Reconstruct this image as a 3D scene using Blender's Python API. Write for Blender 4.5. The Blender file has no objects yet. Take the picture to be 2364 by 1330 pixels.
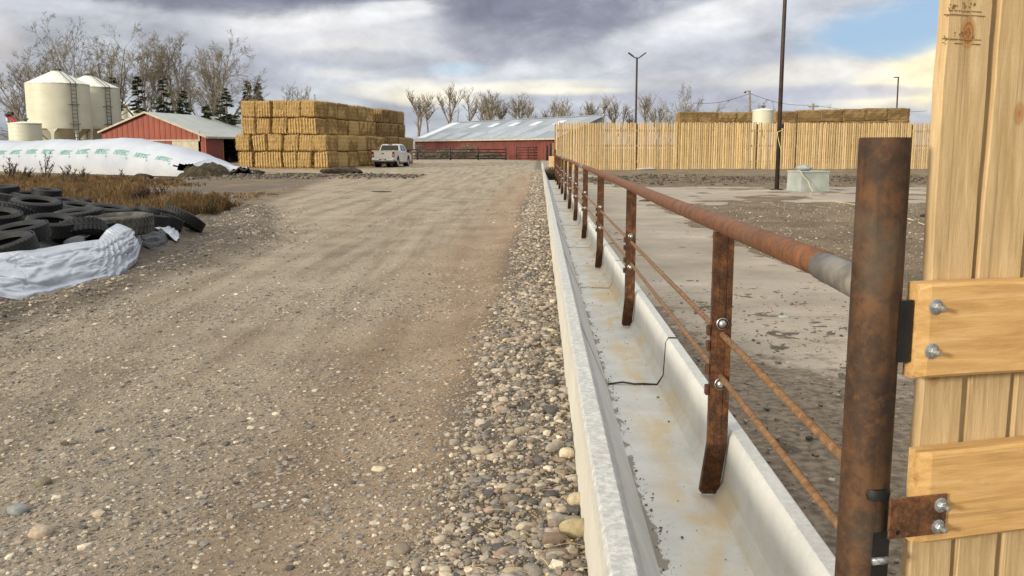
import bpy, bmesh, math, random
import numpy as np
from mathutils import Vector, Matrix
PI=math.pi
rnd=random.Random(7)
sc=bpy.context.scene
COL=sc.collection
# ------------------------------------------------------------------ camera maths
F=2130.;CX=1182.;CY=665.;HZ=343.;CH=1.5
PITCH=math.atan((CY-HZ)/F)
def ray(x,y):
    a=x-CX;b=CY-y
    return (a,F*math.cos(PITCH)+b*math.sin(PITCH),-F*math.sin(PITCH)+b*math.cos(PITCH))
def G(x,y,z=0.):
    d=ray(x,y);t=(z-CH)/d[2];return Vector((d[0]*t,d[1]*t,z))
def AT(x,y,D):
    d=ray(x,y);t=D/d[1];return Vector((d[0]*t,D,CH+d[2]*t))
YAW=math.atan((1245-CX)/F); SY,CYW=math.sin(YAW),math.cos(YAW)
def B(w,u,z=0.): return Vector((w*CYW+u*SY,-w*SY+u*CYW,z))
def Binv(x,y): return x*CYW-y*SY, x*SY+y*CYW
ORD=['first','second','third','fourth','fifth','sixth','seventh','eighth','ninth','tenth','eleventh','twelfth','thirteenth','fourteenth','fifteenth','sixteenth','seventeenth','eighteenth','nineteenth','twentieth']
# ------------------------------------------------------------------ numpy noise
def _h(ix,iy,s):
    n=(ix.astype(np.int64)*374761393+iy.astype(np.int64)*668265263+s*974634777)&0x7fffffff
    n=((n^(n>>13))*1274126177)&0x7fffffff
    n=n^(n>>16)
    return (n&0xffff)/65535.
def vn(x,y,s=0):
    ix=np.floor(x);iy=np.floor(y);fx=x-ix;fy=y-iy
    fx=fx*fx*(3-2*fx);fy=fy*fy*(3-2*fy)
    a=_h(ix,iy,s);b=_h(ix+1,iy,s);c=_h(ix,iy+1,s);d=_h(ix+1,iy+1,s)
    return (a*(1-fx)+b*fx)*(1-fy)+(c*(1-fx)+d*fx)*fy
def fbm(x,y,o=4,s=0):
    r=0.;a=.5
    for i in range(o):
        r=r+a*(vn(x,y,s+i)-.5);x=x*2.03+17.1;y=y*2.03+9.2;a*=.5
    return r*2
def sst(a,b,x):
    t=np.clip((x-a)/(b-a),0,1);return t*t*(3-2*t)
# ------------------------------------------------------------------ objects
def tag(o,label=None,cat=None,group=None,kind=None):
    if label:o['label']=label
    if cat:o['category']=cat
    if group:o['group']=group
    if kind:o['kind']=kind
    return o
def thing(name,label,cat,loc=(0,0,0),rz=0.,group=None):
    o=bpy.data.objects.new(name,None);COL.objects.link(o)
    o.location=loc;o.rotation_euler=(0,0,rz);o.empty_display_size=.2
    return tag(o,label,cat,group)
def link(name,me,parent=None,loc=None,rz=0.):
    o=bpy.data.objects.new(name,me);COL.objects.link(o)
    if parent is not None:o.parent=parent
    if loc is not None:o.location=loc
    o.rotation_euler=(0,0,rz)
    return o
def dup(o,loc=None,rz=None,label=None,parent=None):
    c=o.copy();COL.objects.link(c)
    if parent is not None:c.parent=parent
    if loc is not None:c.location=loc
    if rz is not None:c.rotation_euler=(0,0,rz)
    if label:c['label']=label
    for ch in [k for k in o.children]:
        dup(ch,parent=c)
    return c
class MB:
    def __init__(s): s.v=[];s.f=[];s.m=[];s.t=[];s.ct=None;s.cm=0
    def add(s,vs,fs):
        n=len(s.v);s.v.extend(vs);s.f.extend([tuple(i+n for i in f) for f in fs]);s.m.extend([s.cm]*len(fs))
        s.t.extend([s.ct or (1,1,1)]*len(vs))
    def box(s,c,d,rz=0.,bev=0.,rot=None):
        x,y,z=d[0]/2,d[1]/2,d[2]/2
        if bev>0:
            b=min(bev,x*.9,y*.9,z*.9);vs=[];ids={}
            for sx in(-1,1):
                for sy in(-1,1):
                    for sz in(-1,1):
                        for ax in range(3):
                            p=[sx*(x-b),sy*(y-b),sz*(z-b)];p[ax]=(sx*x,sy*y,sz*z)[ax]
                            ids[(sx,sy,sz,ax)]=len(vs);vs.append(p)
            fs=[]
            for ax in range(3):
                o1,o2=(ax+1)%3,(ax+2)%3
                for sg in(-1,1):
                    q=[]
                    for a,bb in((-1,-1),(1,-1),(1,1),(-1,1)):
                        k=[0,0,0];k[ax]=sg;k[o1]=a;k[o2]=bb;q.append(ids[(k[0],k[1],k[2],ax)])
                    fs.append(tuple(q) if sg>0 else tuple(q[::-1]))
                    # edges parallel to ax
                for a in(-1,1):
                    for bb in(-1,1):
                        q=[]
                        for sg,fa in((-1,o1),(1,o1),(1,o2),(-1,o2)):
                            k=[0,0,0];k[ax]=sg;k[o1]=a;k[o2]=bb;q.append(ids[(k[0],k[1],k[2],fa)])
                        fs.append(tuple(q) if a*bb<0 else tuple(q[::-1]))
            for sx in(-1,1):
                for sy in(-1,1):
                    for sz in(-1,1):
                        q=[ids[(sx,sy,sz,a)] for a in range(3)]
                        fs.append(tuple(q) if sx*sy*sz>0 else tuple(q[::-1]))
        else:
            vs=[[a,b,cc] for a in(-x,x) for b in(-y,y) for cc in(-z,z)]
            fs=[(0,1,3,2),(4,6,7,5),(0,4,5,1),(2,3,7,6),(0,2,6,4),(1,5,7,3)]
        M=rot if rot is not None else Matrix.Rotation(rz,3,'Z')
        C0=Vector(c);s.add([tuple(M@Vector(p)+C0) for p in vs],fs);return s
    def tube(s,pts,r,n=8,cap=True):
        pts=[Vector(p) for p in pts];k=len(pts)
        if not hasattr(r,'__len__'): r=[r]*k
        vs=[];fs=[];up=None
        for i in range(k):
            t=(pts[min(i+1,k-1)]-pts[max(i-1,0)])
            if t.length<1e-9:t=Vector((0,0,1))
            t.normalize()
            if up is None:
                up=Vector((0,0,1)) if abs(t.z)<.9 else Vector((0,1,0))
            a=t.cross(up);
            if a.length<1e-6:a=t.orthogonal()
            a.normalize();b=a.cross(t).normalized();up=b
            for j in range(n):
                an=2*PI*j/n;vs.append(tuple(pts[i]+(a*math.cos(an)+b*math.sin(an))*r[i]))
        for i in range(k-1):
            for j in range(n):
                fs.append((i*n+j,i*n+(j+1)%n,(i+1)*n+(j+1)%n,(i+1)*n+j))
        if cap:
            fs.append(tuple(range(n-1,-1,-1)));fs.append(tuple((k-1)*n+j for j in range(n)))
        s.add(vs,fs);return s
    def lathe(s,prof,n=24,c=(0,0,0),M=None,closed=False):
        vs=[];fs=[];k=len(prof);C0=Vector(c)
        for (r,z) in prof:
            for j in range(n):
                a=2*PI*j/n;p=Vector((r*math.cos(a),r*math.sin(a),z))
                if M is not None:p=M@p
                vs.append(tuple(p+C0))
        rg=range(k) if closed else range(k-1)
        for i in rg:
            i2=(i+1)%k
            for j in range(n):
                fs.append((i*n+j,i*n+(j+1)%n,i2*n+(j+1)%n,i2*n+j))
        s.add(vs,fs);return s
    def quad(s,a,b,c,d): s.add([tuple(a),tuple(b),tuple(c),tuple(d)],[(0,1,2,3)]);return s
    def prism(s,poly,fn0,fn1):
        n=len(poly);vs=[tuple(fn0(p)) for p in poly]+[tuple(fn1(p)) for p in poly]
        fs=[tuple(range(n-1,-1,-1)),tuple(range(n,2*n))]+[(i,(i+1)%n,n+(i+1)%n,n+i) for i in range(n)]
        s.add(vs,fs);return s
    def mesh(s,name,mats,smooth=False,auto=None,tint=False,fix=True):
        me=bpy.data.meshes.new(name);me.from_pydata(s.v,[],s.f)
        if not isinstance(mats,(list,tuple)):mats=[mats]
        for m in mats: me.materials.append(m)
        if len(mats)>1: me.polygons.foreach_set('material_index',s.m)
        if smooth: me.polygons.foreach_set('use_smooth',[True]*len(s.f))
        if tint:
            at=me.color_attributes.new('tint','FLOAT_COLOR','POINT')
            at.data.foreach_set('color',np.array([list(t)+[1] for t in s.t],dtype=np.float32).ravel())
        if fix:
            bm=bmesh.new();bm.from_mesh(me);bmesh.ops.recalc_face_normals(bm,faces=bm.faces);bm.to_mesh(me);bm.free()
        if auto is not None:
            me.polygons.foreach_set('use_smooth',[True]*len(me.polygons))
            me.set_sharp_from_angle(angle=math.radians(auto))
        me.update();return me
    def build(s,name,mats,parent=None,loc=None,rz=0.,**k):
        return link(name,s.mesh(name,mats,**k),parent,loc,rz)
def grid_mesh(name,P,mats,smooth=True,keep=None,attrs=None,flip=False):
    """P: (n,m,3) array"""
    n,m=P.shape[:2]
    idx=np.arange(n*m).reshape(n,m)
    q=np.stack([idx[:-1,:-1],idx[:-1,1:],idx[1:,1:],idx[1:,:-1]],-1).reshape(-1,4)
    if flip:q=q[:,::-1]
    if keep is not None:
        q=q[keep.reshape(-1)]
        used=np.unique(q);mp=-np.ones(n*m,int);mp[used]=np.arange(len(used));q=mp[q];V=P.reshape(-1,3)[used]
    else: used=None;V=P.reshape(-1,3)
    me=raw_mesh(name,V,q,mats,smooth)
    if attrs:
        for k,a in attrs.items():
            a=a.reshape(-1)
            if used is not None:a=a[used]
            at=me.attributes.new(k,'FLOAT','POINT');at.data.foreach_set('value',a.astype(np.float32))
    return me
def raw_mesh(name,V,q,mats,smooth=True,col=None):
    me=bpy.data.meshes.new(name);k=q.shape[1]
    me.vertices.add(len(V));me.vertices.foreach_set('co',np.asarray(V,np.float32).ravel())
    me.loops.add(q.size);me.loops.foreach_set('vertex_index',q.astype(np.int32).ravel())
    me.polygons.add(len(q));me.polygons.foreach_set('loop_start',(np.arange(len(q))*k).astype(np.int32))
    try: me.polygons.foreach_set('loop_total',np.full(len(q),k,np.int32))
    except Exception: pass
    me.polygons.foreach_set('use_smooth',smooth if hasattr(smooth,'__len__') else np.full(len(q),smooth))
    if not isinstance(mats,(list,tuple)):mats=[mats]
    for m in mats:me.materials.append(m)
    if col is not None:
        at=me.color_attributes.new('tint','FLOAT_COLOR','POINT')
        at.data.foreach_set('color',np.concatenate([col,np.ones((len(col),1))],1).astype(np.float32).ravel())
    me.update(calc_edges=True);me.validate();return me
# ------------------------------------------------------------------ materials
def C(r,g,b):
    f=lambda v:(v/255/12.92 if v<=10 else ((v/255+.055)/1.055)**2.4)
    return (f(r),f(g),f(b),1.)
class NT:
    def __init__(s,name):
        s.m=bpy.data.materials.new(name);s.m.use_nodes=True;s.t=s.m.node_tree
        s.bs=s.t.nodes['Principled BSDF'];s.out=s.t.nodes['Material Output']
    def n(s,typ,props=None,**ins):
        nd=s.t.nodes.new(typ)
        for k,v in (props or {}).items():setattr(nd,k,v)
        for k,v in ins.items():s.set(nd,k,v)
        return nd
    def set(s,nd,k,v):
        k=k.replace('_',' ') if not k.startswith('i') or not k[1:].isdigit() else int(k[1:])
        sk=nd.inputs[k]
        if hasattr(v,'is_output'): s.t.links.new(v,sk)
        else: sk.default_value=v
    def S(s,**k):
        for a,v in k.items():
            a={'col':'Base Color','rough':'Roughness','metal':'Metallic','normal':'Normal','alpha':'Alpha','spec':'Specular IOR Level','sheen':'Sheen Weight','coat':'Coat Weight','sss':'Subsurface Weight','trans':'Transmission Weight'}[a]
            if hasattr(v,'is_output'):s.t.links.new(v,s.bs.inputs[a])
            else:s.bs.inputs[a].default_value=v
    def pos(s,kind='obj',scale=(1,1,1),rand=True):
        if kind=='obj':
            v=s.n('ShaderNodeTexCoord').outputs['Object']
            if rand:
                oi=s.n('ShaderNodeObjectInfo').outputs['Random']
                mu=s.n('ShaderNodeMath',{'operation':'MULTIPLY'},i0=oi,i1=37.).outputs[0]
                v=s.n('ShaderNodeVectorMath',{'operation':'ADD'},i0=v,i1=mu).outputs[0]
        else: v=s.n('ShaderNodeNewGeometry').outputs['Position']
        if tuple(scale)!=(1,1,1): v=s.n('ShaderNodeVectorMath',{'operation':'MULTIPLY'},i0=v,i1=scale).outputs[0]
        return v
    def noise(s,v,scale,detail=6.,rough=.55,dist=0.):
        return s.n('ShaderNodeTexNoise',None,Vector=v,Scale=scale,Detail=detail,Roughness=rough,Distortion=dist).outputs['Fac']
    def ramp(s,f,stops,interp='LINEAR'):
        r=s.n('ShaderNodeValToRGB');s.t.links.new(f,r.inputs[0]);e=r.color_ramp.elements;r.color_ramp.interpolation=interp
        while len(e)<len(stops):e.new(.5)
        for i,(p,c) in enumerate(stops):
            e[i].position=p;e[i].color=c if len(c)==4 else (*c,1)
        return r.outputs[0]
    def mix(s,f,a,b,bt='MIX'):
        nd=s.n('ShaderNodeMix',{'data_type':'RGBA','blend_type':bt})
        for k,v in((0,f),(6,a),(7,b)):
            if hasattr(v,'is_output'):s.t.links.new(v,nd.inputs[k])
            else:nd.inputs[k].default_value=v
        return nd.outputs[2]
    def math(s,op,a,b=0.,c=None,clamp=False):
        nd=s.n('ShaderNodeMath',{'operation':op,'use_clamp':clamp})
        for k,v in((0,a),(1,b),(2,c)):
            if v is None:continue
            if hasattr(v,'is_output'):s.t.links.new(v,nd.inputs[k])
            else:nd.inputs[k].default_value=v
        return nd.outputs[0]
    def mr(s,v,a,b,c=0.,d=1.,smooth=True):
        nd=s.n('ShaderNodeMapRange',{'interpolation_type':'SMOOTHSTEP' if smooth else 'LINEAR'})
        s.t.links.new(v,nd.inputs[0])
        for i,x in((1,a),(2,b),(3,c),(4,d)):nd.inputs[i].default_value=x
        return nd.outputs[0]
    def bump(s,h,st=.3,dist=.02,normal=None):
        nd=s.n('ShaderNodeBump',None,Strength=st,Distance=dist,Height=h)
        if normal is not None:s.t.links.new(normal,nd.inputs['Normal'])
        return nd.outputs[0]
    def attr(s,name,out='Fac'): return s.n('ShaderNodeAttribute',{'attribute_name':name}).outputs[out]
    def xyz(s,v):
        nd=s.n('ShaderNodeSeparateXYZ');s.t.links.new(v,nd.inputs[0]);return nd.outputs
def simple(name,cols,scale=4.,rough=.7,bump=.2,bscale=None,bdist=.01,metal=0.,stretch=(1,1,1),spec=.4,kind='obj',tint=False,lo=.35,hi=.65):
    t=NT(name);v=t.pos(kind,stretch)
    f=t.noise(v,scale)
    n=len(cols);st=[(lo+(hi-lo)*i/max(1,n-1),c) for i,c in enumerate(cols)]
    c=t.ramp(f,st) if n>1 else cols[0]
    if tint:c=t.mix(1.,c,t.attr('tint','Color'),'MULTIPLY')
    t.S(col=c,rough=rough,metal=metal,spec=spec)
    if bump>0:t.S(normal=t.bump(t.noise(v,bscale or scale*6,8.),bump,bdist))
    return t.m
MAT={}
def build_materials():
    M=MAT
    # --- soil / road
    t=NT('gravel_soil');v=t.pos('geo')
    road=t.attr('road');damp_shade=t.attr('damp_shade');clay=t.attr('clay')
    n1=t.noise(v,1.1,6.);n2=t.noise(v,24.,8.,.7);n3=t.noise(v,130.,4.,.7)
    base=t.ramp(n1,[(.3,C(130,119,103)),(.5,C(152,140,121)),(.7,C(169,157,137))])
    dirt=t.ramp(n1,[(.3,C(96,84,68)),(.55,C(124,110,90)),(.75,C(146,130,106))])
    trk=t.noise(t.pos('geo',(2.6,.16,1)),1.,5.,.6,.25)
    base=t.mix(t.mr(trk,.40,.66,0,.55),base,C(178,168,150));base=t.mix(t.mr(trk,.50,.34,0,.45),base,C(112,101,86))
    c=t.mix(road,dirt,base)
    red=t.ramp(n1,[(.3,C(144,118,94)),(.7,C(170,142,114))])
    c=t.mix(t.math('MULTIPLY',clay,.55),c,red)
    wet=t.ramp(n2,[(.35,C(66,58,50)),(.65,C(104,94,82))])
    c=t.mix(damp_shade,c,wet)  # dark tone for damp soil and for painted gap shade in the verge
    c=t.mix(t.mr(n2,.44,.7,0.,.5),c,C(104,92,78))
    c=t.mix(t.mr(n3,.57,.72,0.,.6),c,C(200,188,166));c=t.mix(t.mr(n3,.43,.30,0.,.6),c,C(84,74,62))
    vor=t.n('ShaderNodeTexVoronoi',{'feature':'F1'},Vector=v,Scale=34.)
    vc=t.xyz(vor.outputs['Color'])
    pm=t.math('MULTIPLY',t.mr(vor.outputs['Distance'],.34,.26),t.mr(vc[0],.55,.6))
    pc=t.ramp(vc[1],[(0.,C(110,104,96)),(.4,C(150,138,120)),(.7,C(176,160,134)),(1.,C(136,110,90))])
    c=t.mix(t.math('MULTIPLY',pm,.8),c,pc)
    h=t.math('ADD',t.math('MULTIPLY',n2,.6),t.math('MULTIPLY',n3,.25))
    h=t.math('ADD',h,t.math('MULTIPLY',t.mr(vor.outputs['Distance'],.42,.1),t.math('MULTIPLY',t.mr(vc[0],.55,.6),.45)))
    t.S(col=c,rough=t.mr(damp_shade,0,1,.93,.55),spec=.2,normal=t.bump(h,1.,.045));M['soil']=t.m
    # --- stones
    t=NT('river_stone');v=t.pos('geo');n=t.noise(v,60.,6.);c=t.mix(1.,t.attr('tint','Color'),t.ramp(n,[(.3,(.72,.70,.68,1)),(.7,(1.15,1.13,1.1,1))]),'MULTIPLY')
    t.S(col=c,rough=.75,spec=.35,normal=t.bump(t.noise(v,220.,4.),.25,.004));M['stone']=t.m
    # --- concrete of the bunk
    t=NT('cast_concrete');v=t.pos('geo');o=t.pos('obj',rand=False);x=t.xyz(o)
    n1=t.noise(v,3.,7.,.6);n2=t.noise(v,38.,6.,.65);n3=t.noise(v,11.,5.,.7,.6)
    c=t.ramp(n1,[(.3,C(178,179,176)),(.7,C(204,204,199))])
    c=t.mix(t.mr(n2,.54,.76,0,.4),c,C(146,146,143))
    streak=t.noise(t.pos('geo',(5.,5.,.6)),14.,5.)
    c=t.mix(t.mr(streak,.52,.75,0,.35),c,C(206,206,202))
    # worn tops, mottled with pale efflorescence
    top=t.mr(x[2],.325,.335)
    c=t.mix(t.math('MULTIPLY',top,.85),c,t.mix(t.mr(t.noise(v,34.,7.,.72,.5),.40,.64),C(158,160,158),C(196,196,192)))
    cre=t.mr(x[0],.186,.180);c=t.mix(t.math('MULTIPLY',cre,.5),c,C(196,190,172))
    # ochre run-off stains on the cattle side of the floor
    st=t.math('MULTIPLY',t.mr(x[0],.46,.62),t.mr(x[2],.20,.06))
    st=t.math('MULTIPLY',st,t.mr(t.noise(t.pos('geo',(1.6,.5,1)),3.2,5.,.6,.4),.38,.64,0,.62))
    c=t.mix(st,c,C(190,164,112))
    # damp feed dust along the road-side foot of the floor
    fm=t.math('MULTIPLY',t.mr(x[0],.424,.43),t.mr(x[2],.05,.04))
    dn=t.noise(t.pos('geo',(1,.45,1)),10.,6.,.7,.4)
    fm=t.math('MULTIPLY',fm,t.mr(t.math('ADD',dn,t.mr(x[0],.43,.52,.06,-.32,False)),.5,.55))
    c=t.mix(t.math('MULTIPLY',fm,.8),c,C(112,102,88))
    t.S(col=c,rough=.82,spec=.3,normal=t.bump(t.math('ADD',n2,t.math('MULTIPLY',n3,.5)),.3,.006));M['bunk']=t.m
    # --- concrete apron with mud film
    t=NT('muddy_concrete');v=t.pos('geo');
    n1=t.noise(v,.55,7.,.62);n2=t.noise(v,17.,6.,.7);n4=t.noise(t.pos('geo',(.35,1.6,1)),.9,6.,.65,.5)
    mud=t.attr('mud')
    c=t.ramp(n1,[(.3,C(132,122,108)),(.55,C(158,148,133)),(.75,C(184,175,159))])
    c=t.mix(t.mr(n4,.56,.72,0,.6),c,C(118,106,90))
    c=t.mix(t.mr(n2,.50,.72,0,.55),c,C(124,112,96))
    m2=t.math('ADD',mud,t.math('MULTIPLY',t.math('SUBTRACT',t.noise(v,2.6,6.,.7),.5),1.1),clamp=True)
    md=t.ramp(t.noise(v,20.,6.),[(.35,C(84,74,62)),(.65,C(128,115,97))])
    c=t.mix(t.mr(m2,.35,.6),c,md)
    t.S(col=c,rough=t.mr(n4,.5,.7,.8,.6),spec=.2,normal=t.bump(t.math('ADD',n2,t.math('MULTIPLY',m2,.6)),.45,.015));M['apron']=t.m
    # --- rust
    def rust(name,dark,mid,hi,grey,sc=9.,gm=.6):
        t=NT(name);v=t.pos('obj');a=t.noise(v,sc,7.,.65);b=t.noise(v,sc*6,6.,.7);g=t.noise(v,sc*.35,5.,.6)
        c=t.ramp(a,[(.32,dark),(.5,mid),(.68,hi)])
        c=t.mix(t.mr(b,.5,.68,0,.6),c,hi);c=t.mix(t.mr(b,.5,.35,0,.5),c,dark)
        c=t.mix(t.mr(g,.52,.66,0,gm),c,grey)
        st=t.noise(t.pos('obj',(1,1,.06)),sc*5,4.)
        c=t.mix(t.mr(st,.50,.68,0,.5),c,dark)
        t.S(col=c,rough=.72,spec=.4,metal=.15,normal=t.bump(t.math('ADD',a,b),.35,.004));return t.m
    M['rust_pole']=rust('dark_rusted_pipe',C(38,28,20),C(66,46,31),C(100,68,39),C(80,74,63),6.,.5)
    M['rust_rail']=rust('orange_rusted_pipe',C(82,54,38),C(108,71,47),C(128,85,55),C(100,77,60),14.,.5)
    M['rust_post']=rust('rusted_channel',C(46,29,20),C(76,48,30),C(122,80,42),C(62,44,32),22.,.6)
    M['rust_rod']=rust('rusted_rod',C(84,60,42),C(122,90,60),C(146,112,76),C(112,98,74),30.,.5)
    M['rust_plate']=rust('rusted_hinge_plate',C(56,36,26),C(98,66,44),C(140,92,54),C(92,84,76),16.,.6)
    M['grey_steel']=simple('bare_grey_steel',[C(98,94,86),C(136,130,120)],14.,.55,.2,metal=.3)
    M['dark_steel']=simple('dark_painted_steel',[C(40,32,28),C(62,48,40)],5.,.6,.1)
    M['corral']=simple('rusty_dark_corral_pipe',[C(26,21,20),C(46,36,33)],3.,.7,.1)
    M['black']=simple('black_rubbery_steel',[C(20,20,21),C(34,33,32)],12.,.5,.1)
    t=NT('zinc_bolt');v=t.pos('obj');t.S(col=t.ramp(t.noise(v,90.),[(.3,C(150,154,156)),(.7,C(200,204,204))]),rough=.35,metal=.75);M['zinc']=t.m
    # --- wood of the gate
    def wood(name,axis,cols,knots=True,rough=.75,saw=True):
        s1=[9.,9.,9.];s1[axis]=.7
        t=NT(name);v=t.pos('obj',s1);w=t.pos('obj')
        g=t.noise(v,5.,7.,.62,.6);fine=t.noise(v,34.,5.,.7)
        c=t.ramp(g,[(.28,cols[0]),(.5,cols[1]),(.72,cols[2])])
        c=t.mix(t.mr(fine,.48,.7,0,.35),c,cols[0])
        sw=[1.,1.,1.];sw[axis]=.10
        wv=t.n('ShaderNodeTexWave',{'wave_type':'BANDS','bands_direction':'DIAGONAL'},Vector=t.pos('obj',sw),Scale=17.,Distortion=9.,Detail=4.)
        wv.inputs['Detail Scale'].default_value=1.6
        c=t.mix(t.mr(wv.outputs['Fac'],.55,1.,0,.13),c,tuple(k*.62 for k in cols[0][:3])+(1,))
        big=t.noise(w,4.,4.)
        c=t.mix(t.mr(big,.45,.75,0,.35),c,cols[3])
        s3=[26.,26.,26.];s3[axis]=.45
        c=t.mix(t.mr(t.noise(t.pos('obj',s3),1.5,4.,.6,.3),.60,.70,0,.55),c,tuple(k*.55 for k in cols[0][:3])+(1,))
        c=t.mix(t.mr(t.noise(w,11.,6.,.7),.60,.78,0,.4),c,C(150,128,98))
        ks=[7.,7.,7.];ks[axis]=4.
        if knots:
            vo=t.n('ShaderNodeTexVoronoi',{'feature':'F1'},Vector=t.pos('obj',ks),Scale=1.25);col=t.xyz(vo.outputs['Color'])
            km=t.math('MULTIPLY',t.mr(vo.outputs['Distance'],.20,.10),t.mr(col[0],.50,.55))
            rings=t.math('SINE',t.math('MULTIPLY',vo.outputs['Distance'],110.))
            c=t.mix(t.math('MULTIPLY',km,.8),c,t.mix(t.mr(rings,-1,1),C(128,80,40),C(168,112,58)))
        h=t.math('ADD',g,t.math('MULTIPLY',fine,.6))
        if saw:
            s2=[6.,6.,6.];s2[axis]=160.
            h=t.math('ADD',h,t.math('MULTIPLY',t.noise(t.pos('obj',s2),1.,3.),.28))
        t.S(col=c,rough=rough,spec=.3,normal=t.bump(h,.45,.004));return t.m
    gc=[C(176,136,84),C(202,163,106),C(216,180,126),C(192,148,90)]
    gb=[C(166,140,100),C(192,166,124),C(207,183,142),C(184,157,114)]
    M['gate_rail']=wood('sawn_timber_rail',0,gc);M['gate_board']=wood('sawn_timber_board',2,gb)
    # --- fence slabs: per-board tint
    t=NT('rough_sawn_slab');v=t.pos('obj',(9,9,.5),False);g=t.noise(v,3.,6.,.65)
    c=t.ramp(g,[(.3,C(168,144,102)),(.5,C(198,173,130)),(.7,C(216,195,154))])
    kn=t.noise(t.pos('obj',(5,5,2.2),False),2.,5.,.6);c=t.mix(t.mr(kn,.6,.72,0,.55),c,C(140,98,50))
    c=t.mix(1.,c,t.attr('tint','Color'),'MULTIPLY');t.S(col=c,rough=.85,spec=.2,normal=t.bump(g,.3,.01));M['slab']=t.m
    M['slab_post']=simple('fence_post_wood',[C(110,88,60),C(150,122,84)],6.,.85,.3)
    # --- straw
    def straw(name,a,b,c2,d):
        t=NT(name);o=t.pos('obj',(1,1,1));geo=t.n('ShaderNodeTexCoord').outputs['Object']
        x=t.xyz(geo)
        n1=t.noise(t.pos('obj',(30,30,9)),1.4,6.,.7,.4);n2=t.noise(o,1.3,4.);n3=t.noise(t.pos('obj',(60,20,60)),1.2,5.,.75)
        c=t.ramp(n1,[(.3,a),(.5,b),(.68,c2)])
        c=t.mix(t.mr(n3,.5,.72,0,.5),c,d);c=t.mix(t.mr(n2,.5,.75,0,.4),c,a)
        rib=t.math('SINE',t.math('ADD',t.math('MULTIPLY',x[0],29.),t.math('MULTIPLY',n2,5.)))
        c=t.mix(t.mr(rib,.1,-1.,0,.6),c,tuple(k*.7 for k in a[:3])+(1,))
        # twine: six knotter strings round the long way
        tw=t.math('ABSOLUTE',t.math('SINE',t.math('MULTIPLY',x[2],PI/.42)))
        c=t.mix(t.mr(tw,.05,.02,0,.3),c,C(92,74,46))
        t.S(col=c,rough=.95,spec=.1,normal=t.bump(t.math('ADD',n1,n3),.8,.05));return t.m
    M['straw']=straw('baled_straw',C(122,94,54),C(190,159,106),C(218,191,138),C(236,216,174))
    M['straw2']=straw('darker_baled_straw',C(108,88,58),C(150,125,87),C(178,153,112),C(194,170,130))  # darker, duller straw tone for the rear stack and the bales behind the fence
    # --- metal cladding
    def clad(name,a,b,axis,pitch,rough=.55,metal=0.,panels=None):
        t=NT(name);o=t.pos('obj',rand=False);x=t.xyz(o)[axis]
        r=t.math('SINE',t.math('MULTIPLY',x,2*PI/pitch));rr=t.mr(r,.2,.95)
        n=t.noise(o,.7,5.);c=t.ramp(n,[(.3,a),(.7,b)])
        c=t.mix(t.math('MULTIPLY',rr,.25),c,tuple(k*.6 for k in a[:3])+(1,))
        t.S(col=c,rough=rough,metal=metal,spec=.4,normal=t.bump(rr,.9,.04));return t.m
    M['red_clad']=clad('red_ribbed_cladding',C(122,50,30),C(142,66,42),0,.6)
    M['red_clad_y']=clad('red_ribbed_side_cladding',C(116,54,46),C(138,66,54),1,.6)
    M['barn_red']=clad('weathered_red_barn_cladding',C(100,50,44),C(120,64,56),0,.75)
    M['roof_galv']=clad('galvanised_ribbed_roofing',C(140,149,158),C(164,173,181),0,.55,.45,.2)
    M['roof_pale']=clad('pale_ribbed_roofing',C(168,174,170),C(186,190,184),1,.5,.5,.1)
    t=NT('barn_roof_sheets');o=t.pos('obj',rand=False);x=t.xyz(o)
    br=t.n('ShaderNodeTexBrick',{'offset':0.},Vector=t.n('ShaderNodeCombineXYZ',None,X=x[0],Y=x[1]).outputs[0],Scale=1.);
    br.inputs['Color1'].default_value=(.1,.1,.1,1);br.inputs['Color2'].default_value=(.9,.9,.9,1);br.inputs['Mortar Size'].default_value=0.;br.inputs['Brick Width'].default_value=2.7;br.inputs['Row Height'].default_value=2.6
    c=t.ramp(br.outputs['Color'],[(.1,C(130,138,147)),(.5,C(152,160,169)),(.9,C(172,180,187))])
    rr=t.mr(t.math('SINE',t.math('MULTIPLY',x[0],2*PI/.75)),.0,.9)
    c=t.mix(t.math('MULTIPLY',rr,.55),c,C(98,105,114));c=t.mix(t.mr(t.noise(o,1.4,6.),.5,.75,0,.4),c,C(134,136,138))
    t.S(col=c,rough=.42,metal=.35,normal=t.bump(rr,.9,.05));M['roof_barn']=t.m
    M['skylight']=simple('pale_skylight_sheet',[C(186,196,204),C(204,210,214)],2.,.4,.05)
    M['trim']=simple('cream_trim',[C(160,154,134),C(184,178,158)],2.,.6,.1)
    M['bin']=simple('cream_bin_paint',[C(188,188,168),C(203,202,183)],.5,.5,.05,spec=.4)
    M['bin_roof']=simple('pale_bin_roof',[C(208,210,198),C(222,224,214)],.6,.45,.05)
    M['galv']=simple('galvanised_sheet',[C(150,152,150),C(182,184,182)],2.,.45,.1,metal=.3)
    M['ladder']=simple('grey_ladder_steel',[C(70,70,68),C(96,96,92)],3.,.6,.0)
    M['auger_red']=simple('red_auger_paint',[C(140,24,34),C(168,36,44)],3.,.5,.0)
    # --- plastics
    t=NT('white_silage_film');v=t.pos('obj');n=t.noise(v,.6,5.);st=t.noise(t.pos('obj',(.25,3,3)),2.,6.,.6)
    c=t.ramp(n,[(.3,C(156,164,178)),(.7,C(176,183,194))]);x=t.xyz(t.n('ShaderNodeTexCoord').outputs['Object'])
    dirt=t.math('MULTIPLY',t.mr(x[2],.9,.0),t.mr(st,.42,.65,0,.6));c=t.mix(dirt,c,C(186,176,152))
    t.S(col=c,rough=.38,spec=.5,normal=t.bump(t.math('ADD',t.math('MULTIPLY',st,.8),t.noise(v,6.,5.)),.25,.04));M['film']=t.m
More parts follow.
